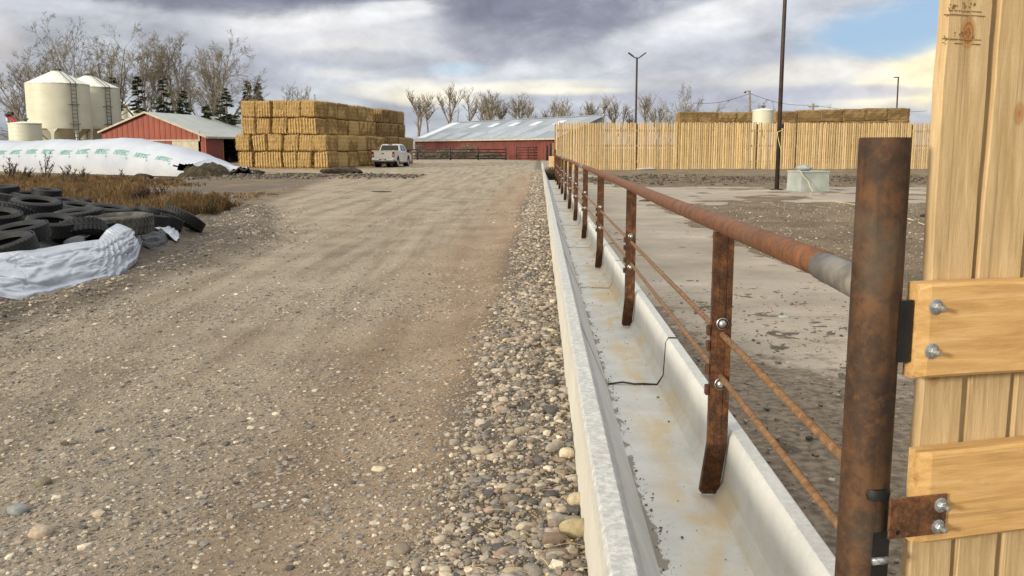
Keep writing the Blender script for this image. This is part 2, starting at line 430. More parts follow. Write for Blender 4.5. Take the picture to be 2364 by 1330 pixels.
    t=NT('weathered_white_tarp');v=t.pos('obj');n=t.noise(v,2.2,6.,.6);c=t.ramp(n,[(.3,C(164,171,182)),(.6,C(186,192,201)),(.8,C(172,177,183))])
    c=t.mix(t.mr(t.noise(v,6.,7.,.7),.58,.72,0,.45),c,C(136,130,120))
    t.S(col=c,rough=.5,spec=.5,normal=t.bump(t.math('ADD',t.noise(v,5.,7.,.6,1.2),t.noise(v,19.,5.,.6,.8)),.22,.03));M['tarp']=t.m
    M['film_black']=simple('black_film',[C(26,26,28),C(52,53,56)],7.,.35,.6,spec=.5,bdist=.03)
    M['green_ink']=simple('green_ink',[C(84,146,134),C(104,160,148)],9.,.6,.0)
    # --- tyre
    t=NT('tyre_rubber');v=t.pos('obj');n=t.noise(v,5.,6.);c=t.ramp(n,[(.3,C(14,15,16)),(.55,C(25,26,28)),(.75,C(44,44,44))])
    c=t.mix(t.mr(t.noise(v,2.,5.,.7),.58,.76,0,.3),c,C(90,84,76))
    t.S(col=c,rough=.62,spec=.4,normal=t.bump(t.noise(v,40.,4.),.2,.004));M['tyre']=t.m
    t=NT('dusty_grey_tyre');v=t.pos('obj');n=t.noise(v,6.,6.);t.S(col=t.ramp(n,[(.3,C(46,45,43)),(.7,C(92,88,80))]),rough=.85,normal=t.bump(t.noise(v,40.,4.),.3,.004));M['tyre_grey']=t.m
    # --- vegetation
    M['bark_warm']=simple('grey_tan_bark',[C(110,102,88),C(142,132,114)],3.,.9,.3)  # even grey-tan bark tone with random variation
    M['twig']=simple('twig_bark',[C(104,97,84),C(130,121,104)],2.,.9,.0)
    M['bark_far']=simple('far_grey_bark',[C(96,86,74),C(138,124,106)],3.,.9,.0)
    M['needle']=simple('conifer_needles',[C(46,54,40),C(76,80,56)],1.5,.8,.0,spec=.2)
    t=NT('dry_weed');t.S(col=t.mix(1.,t.attr('tint','Color'),(1.0,.96,.90,1),'MULTIPLY'),rough=.9,spec=.1);M['weed']=t.m
    M['dock']=simple('dead_dock_stalk',[C(48,38,32),C(74,58,46)],9.,.9,.0)
    M['silage']=simple('chopped_silage',[C(32,28,19),C(54,47,31),C(80,70,46)],5.,.95,.9,bdist=.1,bscale=14.)
    M['brush']=simple('grey_dead_brush',[C(74,68,58),C(104,96,82),C(134,124,106)],4.,.95,.0)
    M['mud']=simple('dark_mud_clods',[C(36,31,26),C(58,50,41),C(84,74,59)],3.,.95,.9,bdist=.08,bscale=10.)
    # --- truck etc.
    t=NT('white_car_paint');t.S(col=C(222,222,214),rough=.28,spec=.5,coat=.5);M['paint']=t.m
    t=NT('dark_window_glass');t.S(col=C(14,17,18),rough=.08,spec=.6);M['glass']=t.m
    t=NT('red_lamp_lens');t.S(col=C(150,16,22),rough=.2);M['lens']=t.m
    t=NT('chrome_bumper');t.S(col=C(190,190,186),rough=.22,metal=.8);M['chrome']=t.m
    t=NT('licence_plate');t.S(col=C(214,206,204),rough=.5);M['plate']=t.m
    M['precast']=simple('pale_precast',[C(140,147,142),C(162,168,162)],2.5,.8,.2)
    M['rope']=simple('yellow_rope',[C(204,196,130),C(220,214,160)],30.,.8,.0)
    M['ply']=simple('pale_plywood',[C(176,150,110),C(204,178,136)],3.,.8,.1)
    M['clutter']=simple('grey_plastic_cover',[C(120,130,132),C(160,168,168)],6.,.7,.3)
    M['asphalt_roof']=simple('distant_grey_roof',[C(86,88,92),C(104,106,110)],1.,.8,.0)
    M['joint']=simple('black_joint_seal',[C(44,46,46),C(64,66,66)],20.,.7,.0)
    M['joint_grey']=simple('grey_joint_seal',[C(112,112,110),C(134,134,131)],20.,.8,.0)
    M['ink']=simple('grey_stamp_ink',[C(112,92,62),C(134,110,76)],60.,.8,.0)
build_materials()
M=MAT
# ------------------------------------------------------------------ terrain
def shoulder(y): # x of the road's left edge
    return np.interp(y,[-5,3,8,11,15,25,48,80,400],[-3.4,-3.9,-4.4,-4.25,-4.1,-6.8,-9.5,-14,-40])
def T(x,y,fine=True):
    x=np.asarray(x,float);y=np.asarray(y,float)
    w=x*CYW-y*SY;u=x*SY+y*CYW
    z=.12*fbm(x*.06,y*.06,3,11)*sst(14,60,y)
    inb=sst(-.75,.05,w)*(1-sst(.9,1.1,w))*(1-sst(68,74,u))
    z=z*(1-sst(-3,-1,w)*(1-sst(3,5,w))*(1-sst(60,80,y)))
    z=z+.10*inb*(1+.5*fbm(x*2.,y*2.,3,5))-.20*sst(.2,.26,w)*(1-sst(.84,.92,w))*(1-sst(68,74,u))
    sx=shoulder(y);dl=x-sx
    wob=.25*fbm(y*.5,y*.0+3,3,9)
    z=z+(.085*np.exp(-((dl+.05+wob)/.32)**2)*(1+.6*fbm(x*1.5,y*1.5,3,21)))*sst(3,7,y)*(1-sst(22,34,y))
    z=z-.10*sst(0,-1.2,dl)*(1-sst(20,40,y))
    z=z+.14*sst(.35,-.35,dl)*np.abs(fbm(x*2.2,y*1.6,4,23))*(1-sst(26,44,y))*sst(3,6,y)
    # mound carrying the tyres
    m=sst(-4.8,-5.9,x+.11*(y-10))*sst(5.5,8.5,y)*(1-sst(17.5,21,y+.25*x+3))
    z=z+.40*m
    # mud windrow
    z=z+.11*np.exp(-((y-50.5-.2*(x+11))/1.9)**2)*sst(-17,-14,x)*(1-sst(-7,-4,x))*(1+1.2*fbm(x*.8,y*.8,4,31))
    # churned lot
    lot=sst(3.6,5.,w)*sst(3,6,y)
    z=z+lot*.09*fbm(x*1.1,y*1.1,5,41)*(1-sst(60,90,y))
    z=z+.20*np.exp(-((y-43.5)/2.6)**2)*sst(1.5,3.5,w)*(1-sst(40,46,x))*(.6+1.6*np.abs(fbm(x*.7,y*.9,4,51)))
    z=z+.06*np.exp(-((y-58)/4.)**2)*sst(1.5,3.5,w)
    z=z+sst(3.1,4.1,w+.5*fbm(x*.8,y*.8,3,61))*(1-sst(22.5,25,y))*.06*sst(4,8,y)
    # wheel ruts and rough grain
    roadm=(1-sst(-.6,-.2,w))*sst(0,.6,dl)
    z=z-.022*roadm*(np.exp(-((w+2.6+.1*np.sin(y*.4))/.35)**2)+np.exp(-((w+1.0)/.35)**2))
    if fine:
        near=1-sst(14,30,y)
        z=z+near*(.016*fbm(x*5.,y*5.,3,71)+.008*fbm(x*17.,y*17.,2,81))*(.6+.9*(1-roadm))
    return z
def Tz(x,y): return float(T(np.array([x]),np.array([y]),False)[0])
def spaced(segs):
    out=[]
    for a,b,n in segs: out.append(np.linspace(a,b,n,endpoint=False))
    return np.concatenate(out+[[segs[-1][1]]])
def ground():
    ys=np.concatenate([[-600,-60,-10,-2],spaced([(0.5,2.4,20),(2.4,9,240),(9,16,130),(16,30,130),(30,62,150),(62,130,70),(130,420,30),(420,4500,14)])])
    xs=spaced([(-4500,-300,12),(-300,-60,20),(-60,-16,70),(-16,-7,80),(-7,4.5,330),(4.5,9,60),(9,36,110),(36,70,20),(70,300,16),(300,4500,12)])
    X,Y=np.meshgrid(xs,ys)
    Z=T(X,Y)
    Z=np.where(np.abs(X)+np.abs(Y)>900,Z*0,Z)
    w=X*CYW-Y*SY;dl=X-shoulder(Y)
    edge=.5*fbm(X*.7,Y*.35,4,91)
    road=sst(-.3,.5,dl+edge)*(1-sst(-.75,-.3,w+.5*edge))
    road=np.where(Y>50,np.maximum(road,sst(-26,-15,X+6*edge)*sst(50,62,Y)*(1-sst(1.0,1.6,w))),road)
    far=sst(90,180,Y)
    damp_shade=sst(3.2,4.5,w)*.05+.75*np.exp(-((Y-43.2)/3.2)**2)*sst(1.5,3,w)*(.5+.9*fbm(X*.5,Y*.8,4,95))
    damp_shade=damp_shade+sst(.9,1.5,w)*(1-sst(6.5,10.5,Y+2*edge))*.75
    damp_shade=damp_shade+.95*np.exp(-((Y-50.5-.2*(X+11))/3.4)**2)*np.clip(.6+1.3*fbm(X*.3,Y*.8,4,96),0,1)*sst(-18,-14,X)*(1-sst(-7,-4,X))
    damp_shade=damp_shade+1.1*sst(.5,-.3,dl+.5*edge)*(1-sst(18,28,Y))*(.85+.6*fbm(X*.9,Y*.9,3,97))+.95*sst(.3,-1.2,dl+edge)*sst(16,24,Y)*(1-sst(48,58,Y))*np.clip(.55+1.5*fbm(X*.35,Y*.5,4,98),0,1)
    damp_shade=damp_shade+.8*sst(-.55,-.25,w+.4*edge)*(1-sst(.1,.2,w))  # shade between the verge stones, painted into the soil colour
    damp_shade=np.clip(damp_shade,0,1)
    clay=sst(-1.9,-1.0,w+.7*edge)*(1-sst(-.55,-.15,w))*.9+.5*np.clip(fbm(X*.35,Y*.2,3,99),0,1)*road
    clay=np.clip(clay*(1-sst(40,70,Y)),0,1)
    rc=(road[:-1,:-1]+road[1:,1:])/2>.5
    at={'road':road,'damp_shade':damp_shade,'clay':clay}
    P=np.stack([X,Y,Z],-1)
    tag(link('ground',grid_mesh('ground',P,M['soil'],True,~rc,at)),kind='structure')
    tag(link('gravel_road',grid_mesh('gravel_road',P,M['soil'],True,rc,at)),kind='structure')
ground()
def apron():
    us=spaced([(.3,9,90),(9,30,140),(30,74,110)]);ws=spaced([(.86,4.2,60),(4.2,24,110)])
    W,U=np.meshgrid(ws,us)
    X=W*CYW+U*SY;Y=-W*SY+U*CYW
    e=.75*fbm(X*.7,Y*.6,4,61)+.25*fbm(X*3,Y*3,3,62)
    strip=1-sst(3.0,3.7,W+e)
    pad=sst(24.5,26.,Y+e*1.3)*(1-sst(36.,38.5,Y+e*1.5))*(1-sst(19,22,W+e))
    inn=np.maximum(strip,pad)
    Z=T(X,Y,False)*(1-inn)-.11*(1-inn)+inn*(.012+.004*fbm(X*.8,Y*.8,3,63))
    keep=(inn[:-1,:-1]+inn[1:,1:]+inn[1:,:-1]+inn[:-1,1:])>.15
    mud=np.clip((1-inn)*1.1-.04+.74*sst(12.,5.,U+2.2*e+.6*W)+.30*sst(2.0,3.2,W+e)*(1-pad)+.25*sst(1.4,.9,W)-.12*pad,0,1)
    tag(link('concrete_apron',grid_mesh('concrete_apron',np.stack([X,Y,Z],-1),M['apron'],True,keep,{'mud':mud},flip=True)),kind='structure')
apron()
# ------------------------------------------------------------------ stones
def ico(sub):
    bm=bmesh.new();bmesh.ops.create_icosphere(bm,subdivisions=sub,radius=1.);V=np.array([v.co[:] for v in bm.verts]);Fc=np.array([[v.index for v in f.verts] for f in bm.faces]);bm.free();return V,Fc
PAL=np.array([C(176,162,138)[:3],C(154,146,134)[:3],C(124,120,116)[:3],C(88,86,84)[:3],C(152,130,112)[:3],C(206,195,172)[:3],C(140,128,110)[:3],C(188,166,124)[:3]])
def stones(name,xs,ys,sz,flat,sink,seed,sub,pw,jag=.2):
    r=np.random.RandomState(seed);n=len(xs);V0,F0=ico(sub);k=len(V0)
    S=np.stack([sz*r.uniform(.75,1.35,n),sz*r.uniform(.6,1.,n),sz*r.uniform(flat*.7,flat*1.25,n)],1)
    V=V0[None]*(1+r.uniform(-jag,jag,(n,k,1)))
    # blocky some of them
    V=np.sign(V)*np.abs(V)**(r.uniform(.45,1.05,(n,1,1)))
    V=V*S[:,None]
    tx=r.normal(0,.22,n);a=r.uniform(0,2*PI,n)
    y=V[...,1]*np.cos(tx)[:,None]-V[...,2]*np.sin(tx)[:,None];z=V[...,1]*np.sin(tx)[:,None]+V[...,2]*np.cos(tx)[:,None]
    x=V[...,0];X=x*np.cos(a)[:,None]-y*np.sin(a)[:,None];Yv=x*np.sin(a)[:,None]+y*np.cos(a)[:,None]
    zb=T(xs,ys)+S[:,2]*sink
    P=np.stack([X+xs[:,None],Yv+ys[:,None],z+zb[:,None]],-1).reshape(-1,3)
    Fa=(F0[None]+(np.arange(n)*k)[:,None,None]).reshape(-1,3)
    pal=PAL[r.choice(len(PAL),n,p=pw)]*r.uniform(.62,1.1,(n,1));g_=pal.mean(1,keepdims=True);pal=pal*.72+.28*g_*np.array([1.05,1.,.92])
    return P,Fa,np.repeat(pal,k,0)
def join(parts):
    Vs=[];Fs=[];Cs=[];o=0
    for P,Fa,c in parts: Vs.append(P);Fs.append(Fa+o);Cs.append(c);o+=len(P)
    return np.concatenate(Vs),np.concatenate(Fs),np.concatenate(Cs)
def scatter_gravel():
    r=np.random.RandomState(3);parts=[]
    pwS=[.2,.18,.15,.1,.12,.08,.14,.03];pwR=[.2,.28,.18,.04,.08,.06,.16,.0]
    # verge of river stones against the bunk
    def verge(n,u0,u1,s0,s1,sub,seed,wl=-.42,lift=.2,pw_=2.6,jag=.2):
        u=u0+(u1-u0)*r.uniform(0,1,n)**1.25
        w=r.uniform(wl-.25,.165,n)
        ed=.22*fbm(u*1.3,u*0+.5,3,5)+r.normal(0,.10,n)
        k=w>(wl+.07+ed*.9+.04);w=w[k];u=u[k];n=len(w)
        s=s0*(s1/s0)**(r.uniform(0,1,n)**pw_)
        return stones('',w*CYW+u*SY,-w*SY+u*CYW,s,.62,lift,seed,sub,pwS,jag)
    parts+=[verge(1000,2.7,7.5,.014,.040,2,1,jag=.07),verge(1500,2.7,8,.010,.034,1,6,jag=.24),verge(9500,2.6,9,.006,.020,1,2,-.5,jag=.26),verge(15000,2.6,8,.003,.009,1,3,-.55,.1,jag=.25),verge(10000,8,22,.010,.032,1,4,-.42),verge(9000,20,62,.016,.045,1,5,-.42)]
    sm=np.concatenate([np.full(len(q[1]),i in (0,4,5)) for i,q in enumerate(parts)])
    P,Fa,c=join(parts)
    tag(link('river_stones',raw_mesh('river_stones',P,Fa,M['stone'],sm,c)),kind='stuff')
    # stones bedded in the road
    parts=[]
    def bed(n,y0,y1,s0,s1,sub,seed,p=1.6,patch=.0,sink=.05,flat=.42):
        y=y0+(y1-y0)*r.uniform(0,1,n)**p
        x=r.uniform(-.62*y-.4,.35*y*0+.2,n)
        x=np.maximum(x,-.6*y-.5)
        pt=fbm(x*.55+3,y*.4,4,15)+.45*sst(-.9,-2.6,x+.12*(y-3))*(1-sst(5,9,y))
        w=x*CYW-y*SY
        k=(pt>patch+r.normal(0,.16,n))&(w<-.25)&(x>shoulder(y)-1.2)
        x=x[k];y=y[k];n=len(x)
        s=s0*(s1/s0)**(r.uniform(0,1,n)**3.)
        return stones('',x,y,s,flat,sink,seed,sub,pwR)
    parts+=[bed(2600,2.7,9,.010,.030,1,11,1.3,.10,flat=.5),bed(9000,2.7,10,.007,.02,1,16,1.3,.08,flat=.5),bed(44000,2.6,10,.0035,.015,1,12,1.25,-.15),bed(24000,8,22,.007,.022,1,13,1.2,-.12),bed(7000,18,50,.014,.04,1,14,1.2,.0)]
    # windrow on the left shoulder and pebbly spill
    n=6500;y=r.uniform(6.5,24,n);x=shoulder(y)+r.normal(-.15,.5,n);s=.008*(.032/.008)**(r.uniform(0,1,n)**2.5)
    parts.append(stones('',x,y,s,.6,.2,15,1,pwR))
    P,Fa,c=join(parts)
    tag(link('road_gravel',raw_mesh('road_gravel',P,Fa,M['stone'],False,c)),kind='stuff')
    # rubble on the lot side
    parts=[]
    n=22000;y=5+20*r.uniform(0,1,n)**1.2;x=r.uniform(2.6,12,n);e=.75*fbm(x*.7,y*.6,4,61);w=x*CYW-y*SY
    k=(w+e+r.normal(0,.25,n)>3.3)&(x<.55*y+.6);x=x[k];y=y[k]
    s=.007*(.034/.007)**(r.uniform(0,1,len(x))**3)
    P,Fa,c=stones('',x,y,s,.65,.2,21,1,pwR);parts.append((P,Fa,c*np.array([.80,.77,.72])))
    n=7500;y=2.6+9*r.uniform(0,1,n)**1.2;x=B(1,0)[0]+r.uniform(-.05,2.6,n);k=(y+1.5*fbm(x*.8,y*.8,4,61)+r.normal(0,1.2,n))<9.5;x=x[k];y=y[k];n=len(x);s=.003*(.02/.003)**(r.uniform(0,1,n)**4)
    P,Fa,c=stones('',x,y,s,.6,.3,22,1,pwR);P[:,2]+=.012;parts.append((P,Fa,c*.8))
    n=14000;y=r.normal(43.3,2.0,n);x=r.uniform(3.5,34,n);s=.015*(.085/.015)**(r.uniform(0,1,n)**2.5)
    P,Fa,c=stones('',x,y,s,.6,.25,23,1,[0,0,.1,.5,0,0,.4,0],.3);parts.append((P,Fa,c*np.array([.66,.58,.48])))
    P,Fa,c=join(parts)
    tag(link('lot_rubble',raw_mesh('lot_rubble',P,Fa,M['stone'],True,c)),kind='stuff')
    # mud clods of the windrow by the bales
    n=2600;x=r.uniform(-17,-5,n);y=50.5+.2*(x+11)+r.normal(0,1.5,n);s=.02*(.13/.02)**(r.uniform(0,1,n)**2.2)
    P,Fa,c=stones('',x,y,s,.7,.2,24,1,[0,0,.1,.5,0,0,.4,0],.3)
    tag(link('mud_clods',raw_mesh('mud_clods',P,Fa,M['stone'],True,c*np.array([.75,.68,.58]))),kind='stuff')
    # a few stones large enough to be things of their own
    big=[((1330,1275),.062,.042,.6,C(158,146,116),'largest rounded tan cobble, lying against the feed bunk'),
         ((1277,1300),.045,.028,.5,C(112,98,88),'dark grey-brown cobble tucked beside the largest tan cobble'),
         ((1308,1100),.036,.028,.8,C(190,180,156),'pale cream blocky stone in the verge beside the feed bunk'),
         ((1330,1205),.036,.03,.9,C(176,164,138),'angular sandy stone standing against the bunk just above the largest cobble'),
         ((1110,1005),.034,.022,.6,C(176,166,150),'pale flat stone on the road edge of the stone verge'),
         ((42,1170),.045,.026,.75,C(126,132,132),'blue-grey flat broken stone at the left edge of the gravel road'),
         ((100,1105),.040,.025,.75,C(112,108,88),'olive-grey split stone on the gravelly left side of the road'),
         ((97,1222),.045,.03,.9,C(160,146,130),'rough pinkish-grey stone low at the left of the road'),
         ((875,1068),.035,.012,.7,C(190,180,160),'thin pale flat stone lying alone on the brown road')]
    V0,F0=ico(3)
    for i,((px,py),a,h,pz,col,lab) in enumerate(big):
        g=G(px,py+18*a/.06,0);rr=np.random.RandomState(100+i)
        V=V0*(1+.0*V0);V=np.sign(V)*np.abs(V)**(1.0 if i==0 else .75)
        nz=np.array([fbm(V[:,0]*1.1+i*7,V[:,1]*1.1+V[:,2]*.9,3,i)]).T
        V=V*(1+.22*nz)*np.array([a,a*pz,h])
        an=rr.uniform(-.5,.5);V=V@np.array([[math.cos(an),math.sin(an),0],[-math.sin(an),math.cos(an),0],[0,0,1]])
        me=raw_mesh('cobble',V,F0,M['stone'],True,np.tile(np.array(col[:3]),(len(V),1)))
        o=link('cobble',me,None,(g.x,g.y,Tz(g.x,g.y)+h*(.75 if px>900 else .35)));tag(o,lab,'stone','large cobbles on the gravel')
scatter_gravel()
def crumbs():
    r=np.random.RandomState(31);n=900
    u=2.2+22*r.uniform(0,1,n)**1.6;w=np.where(r.uniform(0,1,n)<.7,.44+np.abs(r.normal(0,.03,n)),r.uniform(.45,.74,n))
    k=(fbm(u*1.3,w*2,3,7)>-.12)|(r.uniform(0,1,n)<.25);u=u[k];w=w[k];n=len(u)
    P,Fa,c=stones('',w*CYW+u*SY,-w*SY+u*CYW,.002*(.009/.002)**(r.uniform(0,1,n)**3.2),.5,0,32,1,pw=[0,0,.2,.5,0,0,.3,0])
    sz=len(ico(1)[0]);zz=P[:,2].reshape(n,sz);zz+=(.032-zz.min(1,keepdims=True));P[:,2]=zz.ravel()
    tag(link('feed_crumbs',raw_mesh('feed_crumbs',P,Fa,M['stone'],False,c*np.array([1.3,1.15,.95]))),kind='stuff')
    rr=random.Random(5);mb=MB()
    for i in range(420):
        uu=2.7+12*rr.random()**1.5;ww=rr.uniform(-.55,.16) if rr.random()<.8 else rr.uniform(-3.5,-.4);p=B(ww,uu);p.z=Tz(p.x,p.y)+rr.uniform(.008,.02)
        a=rr.uniform(0,2*PI);L=rr.uniform(.02,.09);q=p+Vector((math.cos(a)*L,math.sin(a)*L,rr.uniform(-.004,.018)));k=rr.uniform(.6,1.1);mb.ct=(.42*k,.33*k,.2*k)
        mb.tube([p,p.lerp(q,.5)+Vector((rr.gauss(0,.004),rr.gauss(0,.004),.003)),q],[.0016,.0014,.0008],4,False)
    tag(mb.build('dry_stalks',M['weed'],tint=True,fix=False),kind='stuff')
crumbs()
# ------------------------------------------------------------------ concrete feed bunk sections
SEC=4.05;U0=1.62
def bunk_mesh(i,L):
    prof=[(.155,-.1),(.185,.40),(.193,.418),(.256,.42),(.266,.408),(.27,.398),(.345,.225),(.428,.036),(.436,.031),(.52,.029),(.60,.028),(.68,.029),(.748,.030),(.752,.033),(.784,.092),(.786,.10),(.795,.30),(.799,.312),(.812,.33),(.860,.33),(.876,.312),(.90,-.1)]
    r=np.random.RandomState(500+i)
    n=max(4,int(L/.12)) if i<6 else 6
    us=np.concatenate([[0.0,.012],np.linspace(.05,L-.05,n),[L-.012,L+.0005]])
    dw,dz=(r.uniform(-.004,.004),r.uniform(-.002,.002)) if i>0 else (0,0)
    P=np.zeros((len(prof),len(us),3))
    # refine the profile a little
    for a,(w,z) in enumerate(prof):
        e=np.where((us<.01)|(us>L-.01),.002,0.)
        P[a,:,0]=w+dw*us/L+ (e if w<.3 else -e if w>.79 else 0)*0
        P[a,:,1]=us
        P[a,:,2]=z+dz-e*(1 if w>.45 else .15)
        if i<6:
            sc_=.0006 if z>.3 else .0012
            P[a,:,2]+=sc_*fbm(us*9.+i*5,us*0+a*1.7,3,4)
            P[a,:,0]+=.0006*fbm(us*2+i*3.,us*0+a*.3,3,6)
    me=grid_mesh('trough',P,M['bunk'],True,flip=False)
    me.set_sharp_from_angle(angle=math.radians(20))
    return me
def bunks():
    rz=-YAW
    for i in range(-1,18):
        u=U0+i*SEC
        L=SEC
        if i==-1: lab='nearest pale concrete feed bunk section, cut off by the bottom of the photo'
        elif i==0: lab='feed bunk section holding the foot of the nearest railing post'
        elif i<15: lab=f'{ORD[i-1]} concrete feed bunk section beyond the nearest black joint'
        else: lab={15:'third farthest concrete feed bunk section of the row',16:'second farthest concrete feed bunk section of the row',17:'farthest concrete feed bunk section, at the very end of the row'}[i]
        t=thing('feed_bunk',lab,'feed bunk',B(0,u),rz,'concrete feed bunk sections in the row')
        link('trough',bunk_mesh(i+1,L),t)
        if i<8:   # joint seal at the far end, lying in the gap
            mb=MB();r=random.Random(40+i)
            pp=[(.438,.034),(.49,.040),(.53,.043),(.60,.036),(.66,.036),(.745,.033),(.783,.095),(.794,.30),(.811,.332),(.860,.332)]
            mb.tube([(w,L+r.uniform(-.006,.006)+(.02 if .5<w<.56 else 0),z) for w,z in pp],.0062 if i==0 else .0035,6)
            mb.build('joint_seal',M['joint'] if i==0 else M['joint_grey'],t,smooth=True)
bunks()
# ------------------------------------------------------------------ rusty railing
RW=.745;RZ=1.195
POSTU=[3.72+3.78*i for i in range(11)]
def railing():
    t=thing('pipe_railing','long rusty pipe railing with channel posts along the concrete feed bunk','railing',B(RW,0),-YAW)
    mb=MB();pts=[]
    for i in range(60):
        u=2.42+(44.6-2.42)*i/59;pts.append((.004*math.sin(u*.9),u,RZ+.004*math.sin(u*.6+1)))
    mb.tube(pts,.0365,20);rail=mb.build('top_rail',M['rust_rail'],t,smooth=True)
    mb=MB();mb.tube([(-.012,2.02,RZ-.004),(-.006,2.2,RZ-.002),(0,2.43,RZ)],.0375,20);mb.build('grey_end_sleeve',M['grey_steel'],t,smooth=True)
    mb=MB();mb.tube([(0,15.7,RZ),(0,17.2,RZ)],.0395,14);mb.build('grey_coupling',M['grey_steel'],t,smooth=True)
    mb=MB();mb.tube([(0,28.5,RZ),(0,31,RZ)],.040,12);mb.build('grey_coupling',M['grey_steel'],t,smooth=True)
    # channel post: web facing -u, flanges pointing +u
    def post_mesh():
        mb=MB();W=.040;D=.036;th=.005;top=RZ-.026;kz=.285;bz=.05;kx=-.014;ky=.07
        def strip(x0,x1,y0,y1):
            for (za,zb,xa,ya,xb,yb) in ((top,kz,0,0,0,0),(kz,bz+.0,0,0,kx,ky)):
                vs=[]
                for (z,dx,dy) in ((za,xa,ya),(zb,xb,yb)):
                    for X in(x0,x1):
                        for Yv in(y0,y1): vs.append((X+dx,Yv+dy,z))
                mb.add(vs,[(0,1,3,2),(4,6,7,5),(0,4,5,1),(2,3,7,6),(0,2,6,4),(1,5,7,3)])
        strip(-W+th,W-th,0,th);strip(-W,-W+th,0,D);strip(W-th,W,0,D)
        # slightly raised seam on the web, rounded foot
        mb.box((.012,-.0012,(top+kz)/2),(.003,.0024,top-kz-.04))
        mb.tube([(-W+kx+.008,ky+.006,bz),(W+kx-.008,ky+.006,bz)],.011,8)
        return mb.mesh('post',M['rust_post'],auto=8)
    def tab_mesh():
        mb=MB()
        mb.box((-.050,.012,0),(.016,.03,.042),bev=.003)
        return mb.mesh('rod_clip',M['rust_post'])
    def bolt_mesh():
        mb=MB();R90=Matrix.Rotation(PI/2,3,'X')
        mb.lathe([(.0005,-.002),(.024,-.002),(.0245,.003),(.0225,.004)],20,M=R90)
        mb.lathe([(.0,.016),(.007,.0155),(.013,.012),(.0165,.006),(.0165,.0025)],16,M=R90)
        return mb.mesh('bolt',M['zinc'],auto=35)
    pm,tm,bm_=post_mesh(),tab_mesh(),bolt_mesh()
    for i,u in enumerate(POSTU):
        p=link('post',pm,t,(0,u,0))
        if i<6:
            for z in (.765,.70,.60,.515): link('rod_clip',tm,p,(0,0,z))
        for z in (.794,.542): link('bolt',bm_,p,(.003,-.001,z))
    for z in (.748,.572):
        mb=MB();pts=[(0.005,2.06,z)]
        for i in range(len(POSTU)):
            u=POSTU[i];pts+=[(.005,u-.05,z),(.005,u+.05,z),(.008,u+1.9,z-.006)]
        pts=[q for q in pts if q[1]<42.0];mb.tube(pts,.0128 if z>.6 else .0118,10);mb.build('lower_rod',M['rust_rod'],t,smooth=True)
    # end bracket posts at the far end
    mb=MB();mb.tube([(0,44.6,0),(0,44.6,1.45)],.05,10);mb.build('end_post',M['rust_post'],t,smooth=True)
    # main near post
    t=thing('pipe_post','thick dark rusty steel pipe post standing in front of the wooden gate','post',B(.731,2.0))
    mb=MB();mb.lathe([(.044,1.46),(.044,1.521),(.0515,1.523),(.0528,1.519),(.0528,-.15)],48);mb.build('pipe',M['rust_pole'],t,auto=40)
    mb=MB();mb.lathe([(.0,1.475),(.0445,1.475)],24);mb.build('inner_plug',M['black'],t)
railing()
